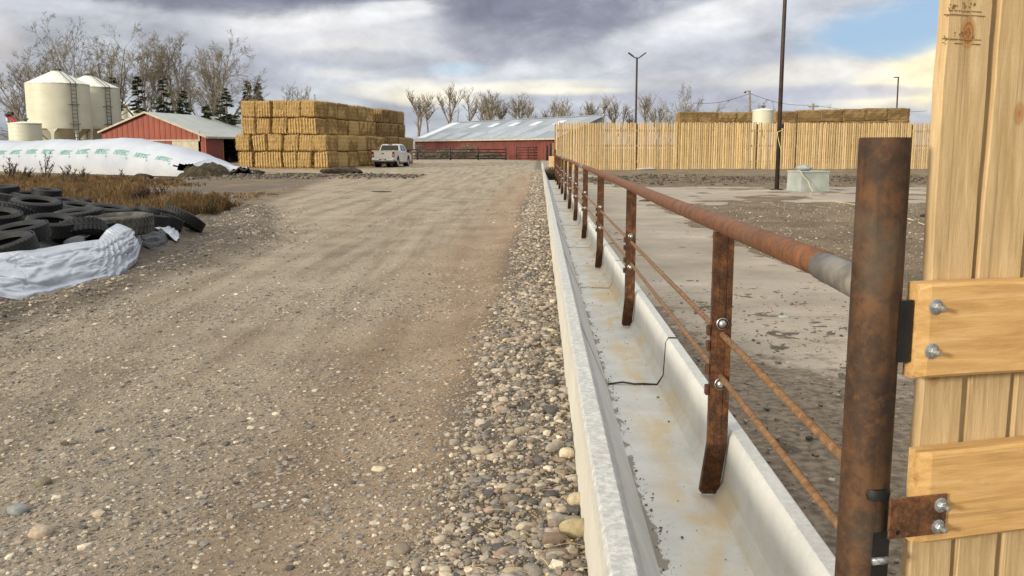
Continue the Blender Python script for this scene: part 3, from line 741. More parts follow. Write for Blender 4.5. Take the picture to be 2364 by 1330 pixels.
# ------------------------------------------------------------------ wooden gate at the right
def gate():
    GA=math.radians(14)
    d=1.93;p0=AT(2122,770,d)
    t=thing('wooden_gate','yellow timber gate of upright boards on two thick bolted rails at the right edge','gate',(p0.x,p0.y,0),GA)
    bt=.034;rt=.046
    def board(x0,wd,i,z0=.08,z1=2.42):
        r=random.Random(i);mb=MB();n=30
        vs=[];fs=[]
        for k in range(n+1):
            z=z0+(z1-z0)*k/n
            a=x0+.0025*math.sin(z*7+i*2)+r.uniform(-.0012,.0012);b=x0+wd+.0022*math.sin(z*5+i)+r.uniform(-.0014,.0014)
            vs+=[(a+.0025,rt+.003,z),(a,rt+.0055,z),(a,rt+bt,z),(b,rt+bt,z),(b,rt+.0055,z),(b-.0025,rt+.003,z)]
        for k in range(n):
            for j in range(6): fs.append((k*6+j,k*6+(j+1)%6,k*6+6+(j+1)%6,k*6+6+j))
        fs+=[tuple(range(5,-1,-1)),tuple(n*6+j for j in range(6))]
        mb.add(vs,fs);return mb.build('board',M['gate_board'],t)
    x=.058;ws=[.106,.108,.104,.110,.106,.108,.107]
    bds=[]
    for i,w in enumerate(ws):
        bds.append(board(x,w,i));x+=w+.0195
    # illegible grey grade stamps on the first board
    for (z,wd,n,sd) in ((1.785,.094,17,1),(1.727,.092,15,5)):
        r=random.Random(sd);mb=MB();y=rt+.0018
        for row in (0,-.0085):
            k=0.046
            while k<.046+wd-.008:
                L=r.uniform(.006,.02)
                if r.random()<.8: mb.box((k+L/2,y+.0004,z+row+r.uniform(-.0006,.0006)),(L,.0008,r.uniform(.0014,.003)))
                k+=L+r.uniform(.0005,.004)
        for q in range(n):
            mb.box((.05+wd*r.random()*.9,y+.0004,z+.004+r.uniform(0,.012)),(r.uniform(.001,.004),.0008,r.uniform(.002,.006)),rot=Matrix.Rotation(r.uniform(-.5,.5),3,'Y'))
        mb.build('grade_stamp',M['ink'],bds[0])
    def nut_bolt(parent,x,z,y0):
        mb=MB();R90=Matrix.Rotation(PI/2,3,'X')
        mb.lathe([(.004,0),(.0165,0),(.0168,.0022),(.0155,.0028),(.004,.0028)],24,M=R90,c=(x,y0,z))
        b=mb.build('washer',M['zinc'],parent,auto=35)
        mb=MB();hx=[(.0098,.0028),(.0098,.0105),(.0088,.0115),(.0,.0115)];mb.lathe(hx,6,M=R90,c=(x,y0,z));mb.build('nut',M['zinc'],b)
        mb=MB();mb.lathe([(.0052,.011),(.0052,.026),(.0044,.028),(.0,.028)],12,M=R90,c=(x,y0,z));mb.build('bolt_shank',M['zinc'],b,auto=40)
    def rail(z0,z1,x0,chip):
        mb=MB();L=1.0;n=40;vs=[];fs=[];r=random.Random(int(z0*1000))
        prof=[(0,.006),(.006,0)]
        for k in range(n+1):
            X=x0+L*k/n
            o=.0016*math.sin(X*9+z0*7)
            c=(.010 if k==0 and chip else 0)
            vs+=[(X,0+.007+c*.8,z0+o),(X,.0+c*.6,z0+.007+o+c),(X,.0+c*.6,z1-.006+o-c*.5),(X,.006+c*.6,z1+o),(X,rt,z1+o+.001),(X,rt,z0+o)]
        for k in range(n):
            for j in range(6): fs.append((k*6+j,k*6+(j+1)%6,k*6+6+(j+1)%6,k*6+6+j))
        fs+=[tuple(range(5,-1,-1)),tuple(n*6+j for j in range(6))]
        mb.add(vs,fs);return mb.build('rail',M['gate_rail'],t)
    ru=rail(1.008,1.214,0,True);rl=rail(.632,.842,.030,True)
    nut_bolt(ru,.036,1.166,0);nut_bolt(ru,.033,1.070,0)
    # nail heads
    # lower hinge strap on the rail's face
    mb=MB();mb.box((.024,-.0035,.700),(.145,.006,.092),bev=.0015);st=mb.build('hinge_strap',M['rust_plate'],t)
    nut_bolt(st,.079,.722,-.0068);nut_bolt(st,.076,.672,-.0068)
    mb=MB();mb.lathe([(.0,.0),(.0052,.0)],12,M=Matrix.Rotation(PI/2,3,'X'),c=(-.026,-.0071,.668));mb.build('bolt_hole',M['black'],st,fix=False)
    mb=MB();mb.box((-.022,.022,1.112),(.034,.010,.135));mb.box((-.012,.035,1.112),(.02,.016,.12));mb.build('hinge_plate',M['black'],t)
    mb=MB();mb.box((-.052,.018,.605),(.042,.012,.12));mb.build('hinge_plate',M['black'],t)
    mb=MB();mb.lathe([(.012,-.012),(.030,-.012),(.032,0),(.030,.012),(.012,.012)],20,c=(-.062,.03,.752),closed=True);mb.tube([(-.062,.03,.74),(-.062,.03,.79)],.011,10);mb.build('hinge_roller',M['black'],t,auto=40)
    mb=MB();mb.tube([(-.075,.008,.60),(-.04,.002,.603)],.0085,8);mb.tube([(-.078,.004,.606),(-.05,.001,.598)],.005,8);mb.build('hinge_pin',M['zinc'],t,smooth=True)
gate()
# ------------------------------------------------------------------ windbreak fence
def slab_fence():
    a=AT(1283,388,67.0);b=AT(2158,388,70.2);L=math.hypot(b.x-a.x,b.y-a.y)+2.5
    rz=math.atan2(b.y-a.y,b.x-a.x)
    t=thing('slab_fence','tall yellow windbreak fence of rough upright slabs across the back of the lot','fence',(a.x,a.y,0),rz)
    r=random.Random(5);x=0;pan=3.0;k=0
    H0=3.36
    while x<L:
        mb=MB();x1=min(x+pan,L);X=x
        while X<x1-.1:
            w=r.uniform(.115,.17);h=H0+r.uniform(-.05,.05)+.012*(X-15)/8
            c=r.uniform(.66,1.10);mb.ct=(c*r.uniform(.97,1.03),c*r.uniform(.95,1.0),c*r.uniform(.86,1.0))
            wx=r.uniform(-.012,.012);wt=w*r.uniform(.85,1.0)
            z0=-.05;z1=h;n=5;vs=[];fs=[]
            for q in range(n+1):
                z=z0+(z1-z0)*q/n;o=X+wx*q/n+r.uniform(-.006,.006);ww=w+(wt-w)*q/n+r.uniform(-.006,.006)
                vs+=[(o,-.012,z),(o+ww*.25,-.03,z),(o+ww*.75,-.03,z),(o+ww,-.012,z),(o+ww,.0,z),(o,0,z)]
            for q in range(n):
                for j in range(6): fs.append((q*6+j,q*6+(j+1)%6,q*6+6+(j+1)%6,q*6+6+j))
            fs.append(tuple(n*6+j for j in range(6)));mb.add(vs,fs)
            X+=w+r.uniform(.018,.042)
        mb.build('slab_panel',M['slab'],t,tint=True)
        mb=MB();mb.box((x+.02,.16,1.62),(.15,.15,3.3));mb.build('fence_post',M['slab_post'],t)
        x=x1 if L-x1>.3 else L+1
    for z in (.55,1.7,2.78):
        mb=MB();mb.box((L/2,.04,z),(L,.06,.16));mb.build('back_rail',M['slab_post'],t)
slab_fence()
# ------------------------------------------------------------------ bales
def bale_mesh(seed,w=1.16,d=2.40,h=1.285,round_=.10):
    nx,ny,nz=36,14,16;r=np.random.RandomState(seed)
    Vs=[];Fs=[];o=0
    def face(ax,sg,na,nb):
        nonlocal o
        a=np.linspace(-1,1,na+1);b=np.linspace(-1,1,nb+1);A,Bv=np.meshgrid(a,b,indexing='ij')
        P=np.zeros((na+1,nb+1,3));o1,o2=(ax+1)%3,(ax+2)%3
        P[...,ax]=sg;P[...,o1]=A;P[...,o2]=Bv
        idx=np.arange(P.shape[0]*P.shape[1]).reshape(P.shape[:2])+o
        q=np.stack([idx[:-1,:-1],idx[1:,:-1],idx[1:,1:],idx[:-1,1:]],-1).reshape(-1,4)
        if sg<0:q=q[:,::-1]
        Vs.append(P.reshape(-1,3));Fs.append(q);o+=P.shape[0]*P.shape[1]
    N=(nx,ny,nz)
    for ax in range(3):
        for sg in(-1,1): face(ax,sg,N[(ax+1)%3],N[(ax+2)%3])
    V=np.concatenate(Vs);Q=np.concatenate(Fs)
    hs=np.array([w/2,d/2,h/2]);P=V*hs
    # rounding
    inner=np.clip(P,-(hs-round_),hs-round_);dv=P-inner;ln=np.linalg.norm(dv,axis=1,keepdims=True)+1e-9
    nrm=dv/ln;P=inner+nrm*np.minimum(ln,round_)
    # bulging flakes on the end faces, tufty everywhere
    end=np.abs(V[:,1])>.99
    fl=np.sin((P[:,0]/w+.5)*2*PI*5.5+seed)
    rough=fbm(P[:,0]*4+seed,P[:,2]*4+P[:,1]*3.1,4,seed)
    am=np.where(end,.06,.035)
    bulge=(1-(V[:,0])**4)*(1-V[:,2]**4)*np.where(end,.04,0)
    tw=-.03*(np.abs(((P[:,2]/h+.5)*4)%1-.5)>.40)*np.where(end,1,.5)
    P=P+nrm*(bulge+am*(np.where(end,.55*fl,0)+1.3*rough)+tw)[:,None]
    P[:,0]+=.045*np.sin(P[:,2]*2+seed)
    P[:,2]+=.03*np.sin(P[:,0]*2.3+seed*2)*(V[:,2]>0)
    P[:,0]*=1-.05*(np.abs(V[:,2])**4)*(1 if seed%2 else .3)
    rr=random.Random(seed)
    V2=[];F2=[];base=len(P)
    tri=[]
    for i in range(700):   # loose straws sticking out along edges and end faces
        s=rr.choice((-1,1))
        if rr.random()<.6: p=[rr.uniform(-.6,.6),s*d/2,rr.uniform(-.63,.63)];n=[0,s,0]
        elif rr.random()<.6: p=[rr.choice((-1,1))*w/2*.98,rr.choice((-1,1))*d/2*rr.uniform(.9,1),rr.uniform(-.6,.6)];n=[np.sign(p[0]),s,0]
        else: p=[rr.uniform(-.6,.6),rr.uniform(-1.2,1.2),h/2*.98];n=[0,0,1]
        L=rr.uniform(.04,.15);dx=[n[k]*L+rr.uniform(-.08,.08) for k in range(3)];wd=.009
        q=len(V2)+base;V2+=[[p[0]-wd,p[1],p[2]],[p[0]+wd,p[1],p[2]+wd],[p[0]+dx[0],p[1]+dx[1],p[2]+dx[2]-.02]]
        F2.append((q,q+1,q+2))
    P=np.concatenate([P,np.array(V2)]);
    me=bpy.data.meshes.new('straw_bale');me.from_pydata(P.tolist(),[],[tuple(int(k) for k in f) for f in Q]+F2)
    me.polygons.foreach_set('use_smooth',[True]*len(me.polygons));me.update();return me
BM=[];
for i in range(7):
    me=bale_mesh(i+1);me.materials.append(M['straw']);BM.append(me)
BM2=[]
for i in range(4):
    me=BM[i].copy();me.materials.clear();me.materials.append(M['straw2']);BM2.append(me)
TH=math.radians(9.4)
def bale_stack(c,which,nlow,nup,deep,dup_,meshes,seed,group,rowname):
    """c: right front corner of lower tier on ground"""
    r=random.Random(seed);ex=Vector((math.cos(TH),-math.sin(TH),0));ey=Vector((math.sin(TH),math.cos(TH),0))
    pw=1.215
    for lev in range(4):
        up=lev>=2;n=nup if up else nlow;dp=dup_ if up else deep;off=.86 if up else 0
        for col in range(n):       # col 0 = rightmost
            for row in range(dp):
                if not(col==0 or row==0 or lev==3 or (lev==1 and not up and col==0)): continue
                x=-(off+pw*(col+.5)+r.uniform(-.07,.07)+(.06*math.sin(lev*3+col)));y=2.44*(row+.5)+(.12 if up else 0)+r.uniform(-.12,.12)
                z=1.285*lev+.635+r.uniform(-.01,.02)+(-.08*col/ max(1,n)*2 if False else 0)
                p=Vector(c)+ex*x+ey*y
                me=meshes[r.randrange(len(meshes))]
                colname=ORD[n-1-col] if n-1-col<len(ORD) else ''
                course=['bottom','second','third','top'][lev]
                if row==0 and col==0: where=f'{course} course corner straw bale'
                elif row==0: where=f'{course} course front straw bale, {ORD[n-1-col]} from the left'
                elif col==0: where=f'{course} course straw bale, {ORD[row-1]} behind the right corner'
                else: where=f'top straw bale, {ORD[row]} row back, {ORD[n-1-col]} from the left'
                o=link('straw_bale',me,None,(p.x,p.y,z+GZ(c)),-TH+(PI if r.random()<.5 else 0)+r.uniform(-.045,.045))
                o.rotation_euler.y=r.uniform(-.025,.025)
                tag(o,f'{where}, {which}','straw bale',group)
def GZ(c): return 0.
c1=AT(757,388,71.0)
bale_stack((c1.x,c1.y,0),'big stack left of pickup',6,5,6,6,BM,3,'straw bales of the big stack','')
c2=AT(905,384,86.5)
bale_stack((c2.x+.05,c2.y,0),'darker stack behind pickup',4,4,3,3,BM2,9,'straw bales of the stack behind the pickup','')
def litter():
    r=random.Random(77);mb=MB();ex=Vector((math.cos(TH),-math.sin(TH),0));ey=Vector((math.sin(TH),math.cos(TH),0))
    for (c,w,d,n) in ((c1,7.4,14.6,4200),(c2,5.,7.3,900)):
        c=Vector((c.x,c.y,0))
        for i in range(n):
            if r.random()<.6: p=c-ex*r.uniform(-.3,w)-ey*abs(r.gauss(0,.45))
            else: p=c+ey*r.uniform(-.3,d)+ex*abs(r.gauss(0,.35))
            p.z=Tz(p.x,p.y)+r.uniform(.0,.05);a=r.uniform(0,PI);L=r.uniform(.06,.22);k=r.uniform(.6,1.1);mb.ct=(.45*k,.31*k,.13*k)
            v=Vector((math.cos(a)*L,math.sin(a)*L,r.uniform(-.01,.06)));w_=Vector((-math.sin(a),math.cos(a),.6))*.016
            mb.add([tuple(p-w_),tuple(p+w_),tuple(p+v)],[(0,1,2)])
    tag(mb.build('straw_litter',M['weed'],tint=True,fix=False),kind='stuff')
litter()
def far_bales():
    r=random.Random(12)
    def row(px0,px1,n,D0,D1,ztop,nm,first):
        a=AT(px0,343,D0);b=AT(px1,343,D1);d=Vector((b.x-a.x,b.y-a.y,0));L=d.length/n;rz=math.atan2(d.y,d.x)
        for lev in range(4):
            for i in range(n):
                p=Vector((a.x,a.y,0))+d*((i+.5)/n)
                z=ztop(i/n)-1.3*(3-lev)-.65+r.uniform(-.03,.03)
                o=link('straw_bale',BM2[r.randrange(4)],None,(p.x,p.y,z),rz+PI/2+r.uniform(-.02,.02));o.scale=(1,L/2.46,1.02)
                if lev==3: lab=f'{ORD[i]} top bale from the left in the {nm} behind the slab fence'
                else: lab=f'{ORD[i]} bale from left, {["bottom","second","third"][lev]} course of the {nm}, behind slab fence'
                tag(o,lab,'straw bale','straw bales stacked behind the slab fence')
    row(1562,1738,4,99,100,lambda f:5.28,'shorter bale row',0)
    row(1782,2090,6,100,102,lambda f:5.45+.5*f,'longer bale row',0)
far_bales()
# ------------------------------------------------------------------ red shed at the left
def shed():
    D=97.;ap=AT(337,258,D)               # gable apex
    rz=-TH
    t=thing('red_shed','red ribbed shed with a pale roof and open right side, behind the white silage bag','shed',(ap.x,ap.y,0),rz)
    za=ap.z;ew=6.7;ww=5.75;ze=AT(477,315,D-.9).z;L=34.
    zl=za-5.2*(za-ze)/ew
    zw=lambda x:za-abs(x)*(za-ze)/ew-.12
    # gable wall
    mb=MB();poly=[(-5.2,1.9),(-5.2,zw(5.2)),(0,zw(0)),(ww,zw(ww)),(ww,2.36),(-5.2,2.36)]
    poly=[(-5.2,2.36),(ww,2.36),(ww,zw(ww)),(0,zw(0)),(-5.2,zw(-5.2))]
    if poly[0][1]>poly[4][1]: poly=poly[:4]+[(-(za-.12-2.36)*ew/(za-ze),2.361)];poly=[poly[4]]+poly[1:4]
    mb.prism(poly,lambda p:(p[0],0,p[1]),lambda p:(p[0],.15,p[1]));mb.build('gable_wall',M['red_clad'],t)
    mb=MB();mb.box((-1.2,.10,1.15),(8.0,.16,2.3));mb.box((4.0,.10,1.15),(2.2,.16,2.3));mb.build('wall',M['red_clad'],t)
    mb=MB();mb.box((4.2,-.02,1.12),(2.9,.1,2.24));mb.build('white_door',M['trim'],t)
    mb=MB();mb.box((2.8,-.03,2.34),(6.1,.12,.14));mb.box((ww+.02,-.04,2.75),(.16,.14,1.0));mb.build('door_track',M['trim'],t)
    # wing beside the corner
    mb=MB();mb.prism([(ww+.12,0),(ew-.25,0),(ew-.25,zw(ew-.25)),(ww+.12,zw(ww+.12))],lambda p:(p[0],.05,p[1]),lambda p:(p[0],.2,p[1]));mb.build('corner_wall',M['red_clad'],t)
    # side: posts and an inner red wall, dark open bays
    mb=MB();mb.box((ew-.3,1.9,ze/2),(.12,3.4,ze-.15));mb.build('side_wall',M['red_clad_y'],t)
    for y in (3.7,9,14.5,20,25.5,31): mb=MB();mb.box((ew-.3,y,ze/2),(.2,.2,ze-.12));mb.build('bay_post',M['slab_post'],t)
    mb=MB();mb.box((-4.8,L/2,1.9),(.12,L-.4,3.8));mb.box((0,L-.1,1.6),(10.5,.12,3.2));mb.build('back_wall',M['red_clad_y'],t)
    for s in (-1,1):
        mb=MB();e=ew if s>0 else 5.4;zz=za-e*(za-ze)/ew
        P=[(0,-.35,za),(s*e,-.35,zz),(s*e,L,zz),(0,L,za)]
        mb.add([p for p in P]+[(p[0],p[1],p[2]-.09) for p in P],[(0,1,2,3),(7,6,5,4),(0,4,5,1),(1,5,6,2),(2,6,7,3),(3,7,4,0)])
        mb.build('roof',M['roof_pale'],t)
        mb=MB();mb.add([(0,-.38,za+.03),(s*e,-.38,zz+.03),(s*e,-.38,zz-.16),(0,-.38,za-.16),(0,-.33,za+.03),(s*e,-.33,zz+.03),(s*e,-.33,zz-.16),(0,-.33,za-.16)],[(0,1,2,3),(7,6,5,4),(0,4,5,1),(1,5,6,2),(2,6,7,3),(3,7,4,0)])
        mb.build('rake_trim',M['trim'],t)
    mb=MB();mb.box((ew+.02,L/2-.2,ze-.1),(.12,L,.2));mb.build('gutter',M['trim'],t)
shed()
# ------------------------------------------------------------------ long barn across the back
def barn():
    a=AT(955,343,150.);b=AT(1282,343,116.5);d=Vector((b.x-a.x,b.y-a.y,0)).normalized();rz=math.atan2(d.y,d.x)
    L=40.2;t=thing('long_barn','long low red barn with a ribbed grey metal roof at the end of the road','barn',(a.x,a.y,0),rz)
    ze=2.74;zr=5.7;wd=7.2
    mb=MB();mb.box((L/2,.2,1.3),(L-.6,.2,2.6));mb.box((L/2,wd-.25,zr/2-.1),(L-.6,.2,zr-.3));mb.build('wall',M['barn_red'],t)
    for x in (.3,L-.3):
        mb=MB();mb.prism([(0.1,0),(wd-.1,0),(wd-.1,zr-.15),(.1,ze-.1)],lambda p:(x-.1,p[0],p[1]),lambda p:(x+.1,p[0],p[1]));mb.build('end_wall',M['galv'],t)
    sl=math.hypot(wd+.5,zr-ze);an=math.atan2(zr-ze,wd+.5)
    for s in (0,):
        rf=MB();rf.box((L/2,sl/2,0),(L+.8,sl,.08));o=rf.build('roof',M['roof_barn'],t)
        if s==0: o.location=(0,-.5,ze);o.rotation_euler=(an,0,0)
        else: o.location=(L,2*wd+.5,ze);o.rotation_euler=(an,0,PI)
        if s==0:
            r=random.Random(2)
            for i in range(5):
                m2=MB();x=11+i*5.6;m2.box((x,sl*.72,.055),(1.6,1.5,.02));m2.build('skylight',M['skylight'],o)
            for i in range(6):
                m2=MB();x=6+i*5.3;m2.box((x+1.2,1.6,.055),(3.9-.1*i,2.8,.02));m2.build('eave_sheet',M['roof_galv'],o)
            m2=MB();m2.box((1.6,sl*.55,.055),(2.6,sl*.85,.02));m2.build('end_sheet',M['skylight'],o)
    mb=MB();mb.box((L/2,-.53,ze-.05),(L+.8,.06,.22));mb.build('eave_trim',M['trim'],t)
    mb=MB();mb.box((L/2,wd,zr+.04),(L+.8,.5,.08));mb.build('ridge_cap',M['roof_galv'],t)
barn()
# ------------------------------------------------------------------ corral fence, gate panel and brush in front of the barn
def corral():
    Y0=122.
    xs=[AT(p,350,Y0).x for p in (935,963,1040,1104,1168)]
    t=thing('corral_fence','dark pipe corral fence of four rails in front of the long red barn','fence',(xs[0],Y0,0))
    for z in (.20,.55,.98,1.38):
        mb=MB();mb.tube([(0,0,z),(xs[-1]-xs[0],0,z)],.06,8);mb.build('rail',M['corral'],t,smooth=True)
    for x in xs:
        mb=MB();mb.tube([(x-xs[0],0,0),(x-xs[0],0,1.66)],.09,8);mb.build('post',M['corral'],t,smooth=True)
    x0=AT(1192,350,Y0-2).x;x1=AT(1253,350,Y0-2).x
    t=thing('corral_gate','dark pipe gate panel hung at the right end of the corral fence','gate',(x0,Y0-2,0))
    W=x1-x0
    for z in (.25,.6,.95,1.3,1.62):
        mb=MB();mb.tube([(0,0,z),(W,0,z+.05)],.045,8);mb.build('bar',M['corral'],t,smooth=True)
    for x in (0,W*.45,W):
        mb=MB();mb.tube([(x,0,.2),(x,0,1.66 if x<W else 1.85)],.05 if x<W else .1,8);mb.build('upright',M['corral'],t,smooth=True)
    # two heavy posts and pens near the end of the feed bunk
    for px,h,D,lab in ((1263,1.9,116.,'left dark wooden post beyond the far end of the feed bunk'),(1271,2.1,112.,'middle dark wooden post beyond the far end of the feed bunk'),(1277.5,1.9,70,'right thin post standing at the corner of the slab fence')):
        p=AT(px,350,D);o=MB().tube([(0,0,-.1),(0,0,h*.6),(0,0,h)],[.14*D/116,.14*D/116,.12*D/116],8).build('fence_post',M['slab_post'] if D<100 else M['corral'],None,(p.x,p.y,0),smooth=True);tag(o,lab,'post')
    # dead brush heap
    r=random.Random(8);a=AT(958,350,128.).x;b=AT(1205,350,126.).x
    mb=MB();n=0
    for i in range(2600):
        x=r.uniform(a,b);hh=1.75*(1-.75*sst(.55,1.,np.array([(x-a)/(b-a)]))[0])*(.75+.4*math.sin(x*1.3)*math.sin(x*.47+1))
        z=r.uniform(0,1)**1.3*hh;y=128+r.uniform(-1.6,1.6)*(1-z/2.2)
        an=r.uniform(0,PI);L=r.uniform(.3,1.1);dz=r.uniform(-.25,.45)
        mb.tube([(x,y,max(.02,z)),(x+math.cos(an)*L*.5,y+math.sin(an)*L*.5,max(.02,z+dz*.6)),(x+math.cos(an)*L,y+math.sin(an)*L,max(.02,z+dz))],[.035,.028,.01],3,False)
    o=mb.build('brush_heap',M['brush'],smooth=False,fix=False);tag(o,'long grey heap of dead brush behind the corral fence','brush heap')
corral()
# ------------------------------------------------------------------ grain bins
def bin_(name,lab,px,D,pw,yeave,yapex,ybot,mat,ladder=None,hopper=True,rings=0,group='grain bins behind the shed'):
    c=AT(px,343,D);R=pw*D/2130/2;z=lambda y:CH+(HZ-y)*(D/math.cos(0))/2130*1.0
    ze,zap,zb=z(yeave),z(yapex),z(ybot)
    t=thing(name,lab,'grain bin',(c.x,c.y,0),0,group)
    mb=MB();pr=[(R,zb)]
    n=6
    for i in range(n):
        za=zb+(ze-zb)*i/n;zz=zb+(ze-zb)*(i+1)/n
        pr+=[(R,za+.02),(R,zz-.03),(R+.012,zz-.015),(R,zz)]
    mb.lathe(pr,48);mb.build('shell',mat,t,auto=30)
    mb=MB();rc=R*.13;zc=zap-.05*(zap-ze)-.25
    mb.lathe([(R+.05,ze-.03),(R+.05,ze+.03),(rc,zc)],24);mb.build('roof',M['bin_roof'] if mat is M['bin'] else M['galv'],t)
    mb=MB();mb.lathe([(rc+.03,zc-.05),(rc+.03,zc+.12),(rc+.15,zc+.14),(rc+.12,zc+.24),(0,zc+.3)],16);mb.build('lid',M['ladder'],t,auto=40)
    if hopper:
        mb=MB();mb.lathe([(R,zb),(R*.98,zb-.05),(.3,zb-R*.95),(.3,zb-R*.95-.3)],36);mb.build('hopper',mat,t,auto=40)
        mb=MB();mb.lathe([(R+.02,zb-.3),(R+.05,zb-.3),(R+.05,zb+.06),(R+.02,zb+.06)],40);mb.build('skirt_ring',mat,t,auto=40)
        for k in range(8):
            a=2*PI*(k+.25)/8;mb=MB();x,y=R*.98*math.cos(a),R*.98*math.sin(a)
            ta=Vector((-math.sin(a),math.cos(a),0));P=Vector((x,y,0))
            rows=[(0,.14),(zb-1.3,.14),(zb-.7,.2),(zb-.3,.55),(zb-.25,.6)]
            vs=[];nr=Vector((math.cos(a),math.sin(a),0))*.09
            for (zz,hw) in rows:
                for s in(-1,1):
                    for q in(-1,1): vs.append(tuple(P+ta*hw*s+nr*q+Vector((0,0,zz))))
            fs=[]
            for i in range(len(rows)-1):
                b0=i*4
                fs+=[(b0,b0+2,b0+6,b0+4),(b0+1,b0+5,b0+7,b0+3),(b0,b0+4,b0+5,b0+1),(b0+2,b0+3,b0+7,b0+6)]
            fs+=[(0,1,3,2)];mb.add(vs,fs);mb.build('leg',mat,t)
    else:
        mb=MB();mb.lathe([(R+.1,0),(R+.1,.3),(R,.32)],32);mb.build('footing',M['precast'],t)
    if ladder is not None:
        a=ladder;mb=MB();nx=Vector((math.cos(a),math.sin(a),0));tx=Vector((-math.sin(a),math.cos(a),0))
        for s in(-.28,.28):
            mb.tube([nx*(R+.22)+tx*s+Vector((0,0,.3)),nx*(R+.22)+tx*s+Vector((0,0,ze+.1)),nx*(R*.5)+tx*s+Vector((0,0,ze+(zc-ze)*.57+.25)),nx*(rc+.3)+tx*s+Vector((0,0,zc+.15))],.05,5)
        k=.6
        while k<ze: mb.tube([nx*(R+.22)+tx*-.28+Vector((0,0,k)),nx*(R+.22)+tx*.28+Vector((0,0,k))],.035,4);k+=.42
        for k in (zb+.2,(zb+ze)/2,ze-.15): mb.tube([nx*R+tx*-.55+Vector((0,0,k)),nx*(R+.22)+tx*-.55+Vector((0,0,k)),nx*(R+.22)+tx*.55+Vector((0,0,k)),nx*R+tx*.55+Vector((0,0,k))],.04,4)
        mb.build('ladder',M['ladder'],t)
    return t
bin_('grain_bin','largest cream grain bin with a conical roof, in front of the bare trees',143,104.,133,200,163,293,M['bin'],math.radians(-38))
bin_('grain_bin','second large cream grain bin, partly behind the largest one',215,112.,128,208,174,294,M['bin'],math.radians(-33))
bin_('feed_tank','small cream feed tank low at the left, in front of the largest bin',61.5,74.,69,287,274,340,M['bin'],None,True,group='small feed tanks')
bin_('grain_bin','small white bin just behind the second large bin',290,150.,32,247,232,300,M['bin'],None,False)
bin_('grain_bin','small silvery ribbed bin behind the shed roof ridge',322,150.,42,253,238,300,M['galv'],None,False)
bin_('feed_tank','small white feed tank between the two bale rows behind the slab fence',1758,92.,46,258,246,288,M['bin'],None,True,group='small feed tanks')
def auger():
    D=80.;c=AT(20,268,D)
    t=thing('grain_auger','red grain auger head with a dark motor and grey spout at the far left','auger',(c.x,c.y,0))
    P=lambda x,y:Vector((AT(x,y,D).x-c.x,0,AT(x,y,D).z))
    mb=MB();mb.tube([P(16,265),P(38,283),P(75,317),P(110,348)],.16,10);mb.build('tube',M['auger_red'],t,smooth=True)
    mb=MB();q=P(25,262);mb.box((q.x,0,q.z),(.40,.36,.30),bev=.05);mb.lathe([(0,-.24),(.15,-.22),(.15,.22),(0,.24)],12,c=(q.x-.30,.0,q.z-.14),M=Matrix.Rotation(PI/2,3,'X'));mb.build('motor',M['black'],t)
    mb=MB();mb.tube([P(16,268),P(18.5,280),P(20,297)],[.16,.14,.13],10);mb.build('spout',M['galv'],t,smooth=True)
    mb=MB();mb.tube([P(75,317),Vector((P(75,317).x,.9,.1))],.06,6);mb.tube([P(75,317),Vector((P(75,317).x,-.9,.1))],.06,6);mb.build('stand',M['auger_red'],t)
auger()
p=AT(-10,330,170.);t=thing('distant_shed','low grey roofed shed far off at the left edge','shed',(p.x,p.y,0))
mb=MB();mb.box((0,0,1.4),(22,8,2.8));mb.build('wall',M['galv'],t)
mb=MB();mb.prism([(-4.6,2.7),(4.6,2.7),(0,4.3)],lambda q:(-11.5,q[0],q[1]),lambda q:(11.5,q[0],q[1]));mb.build('roof',M['asphalt_roof'],t)
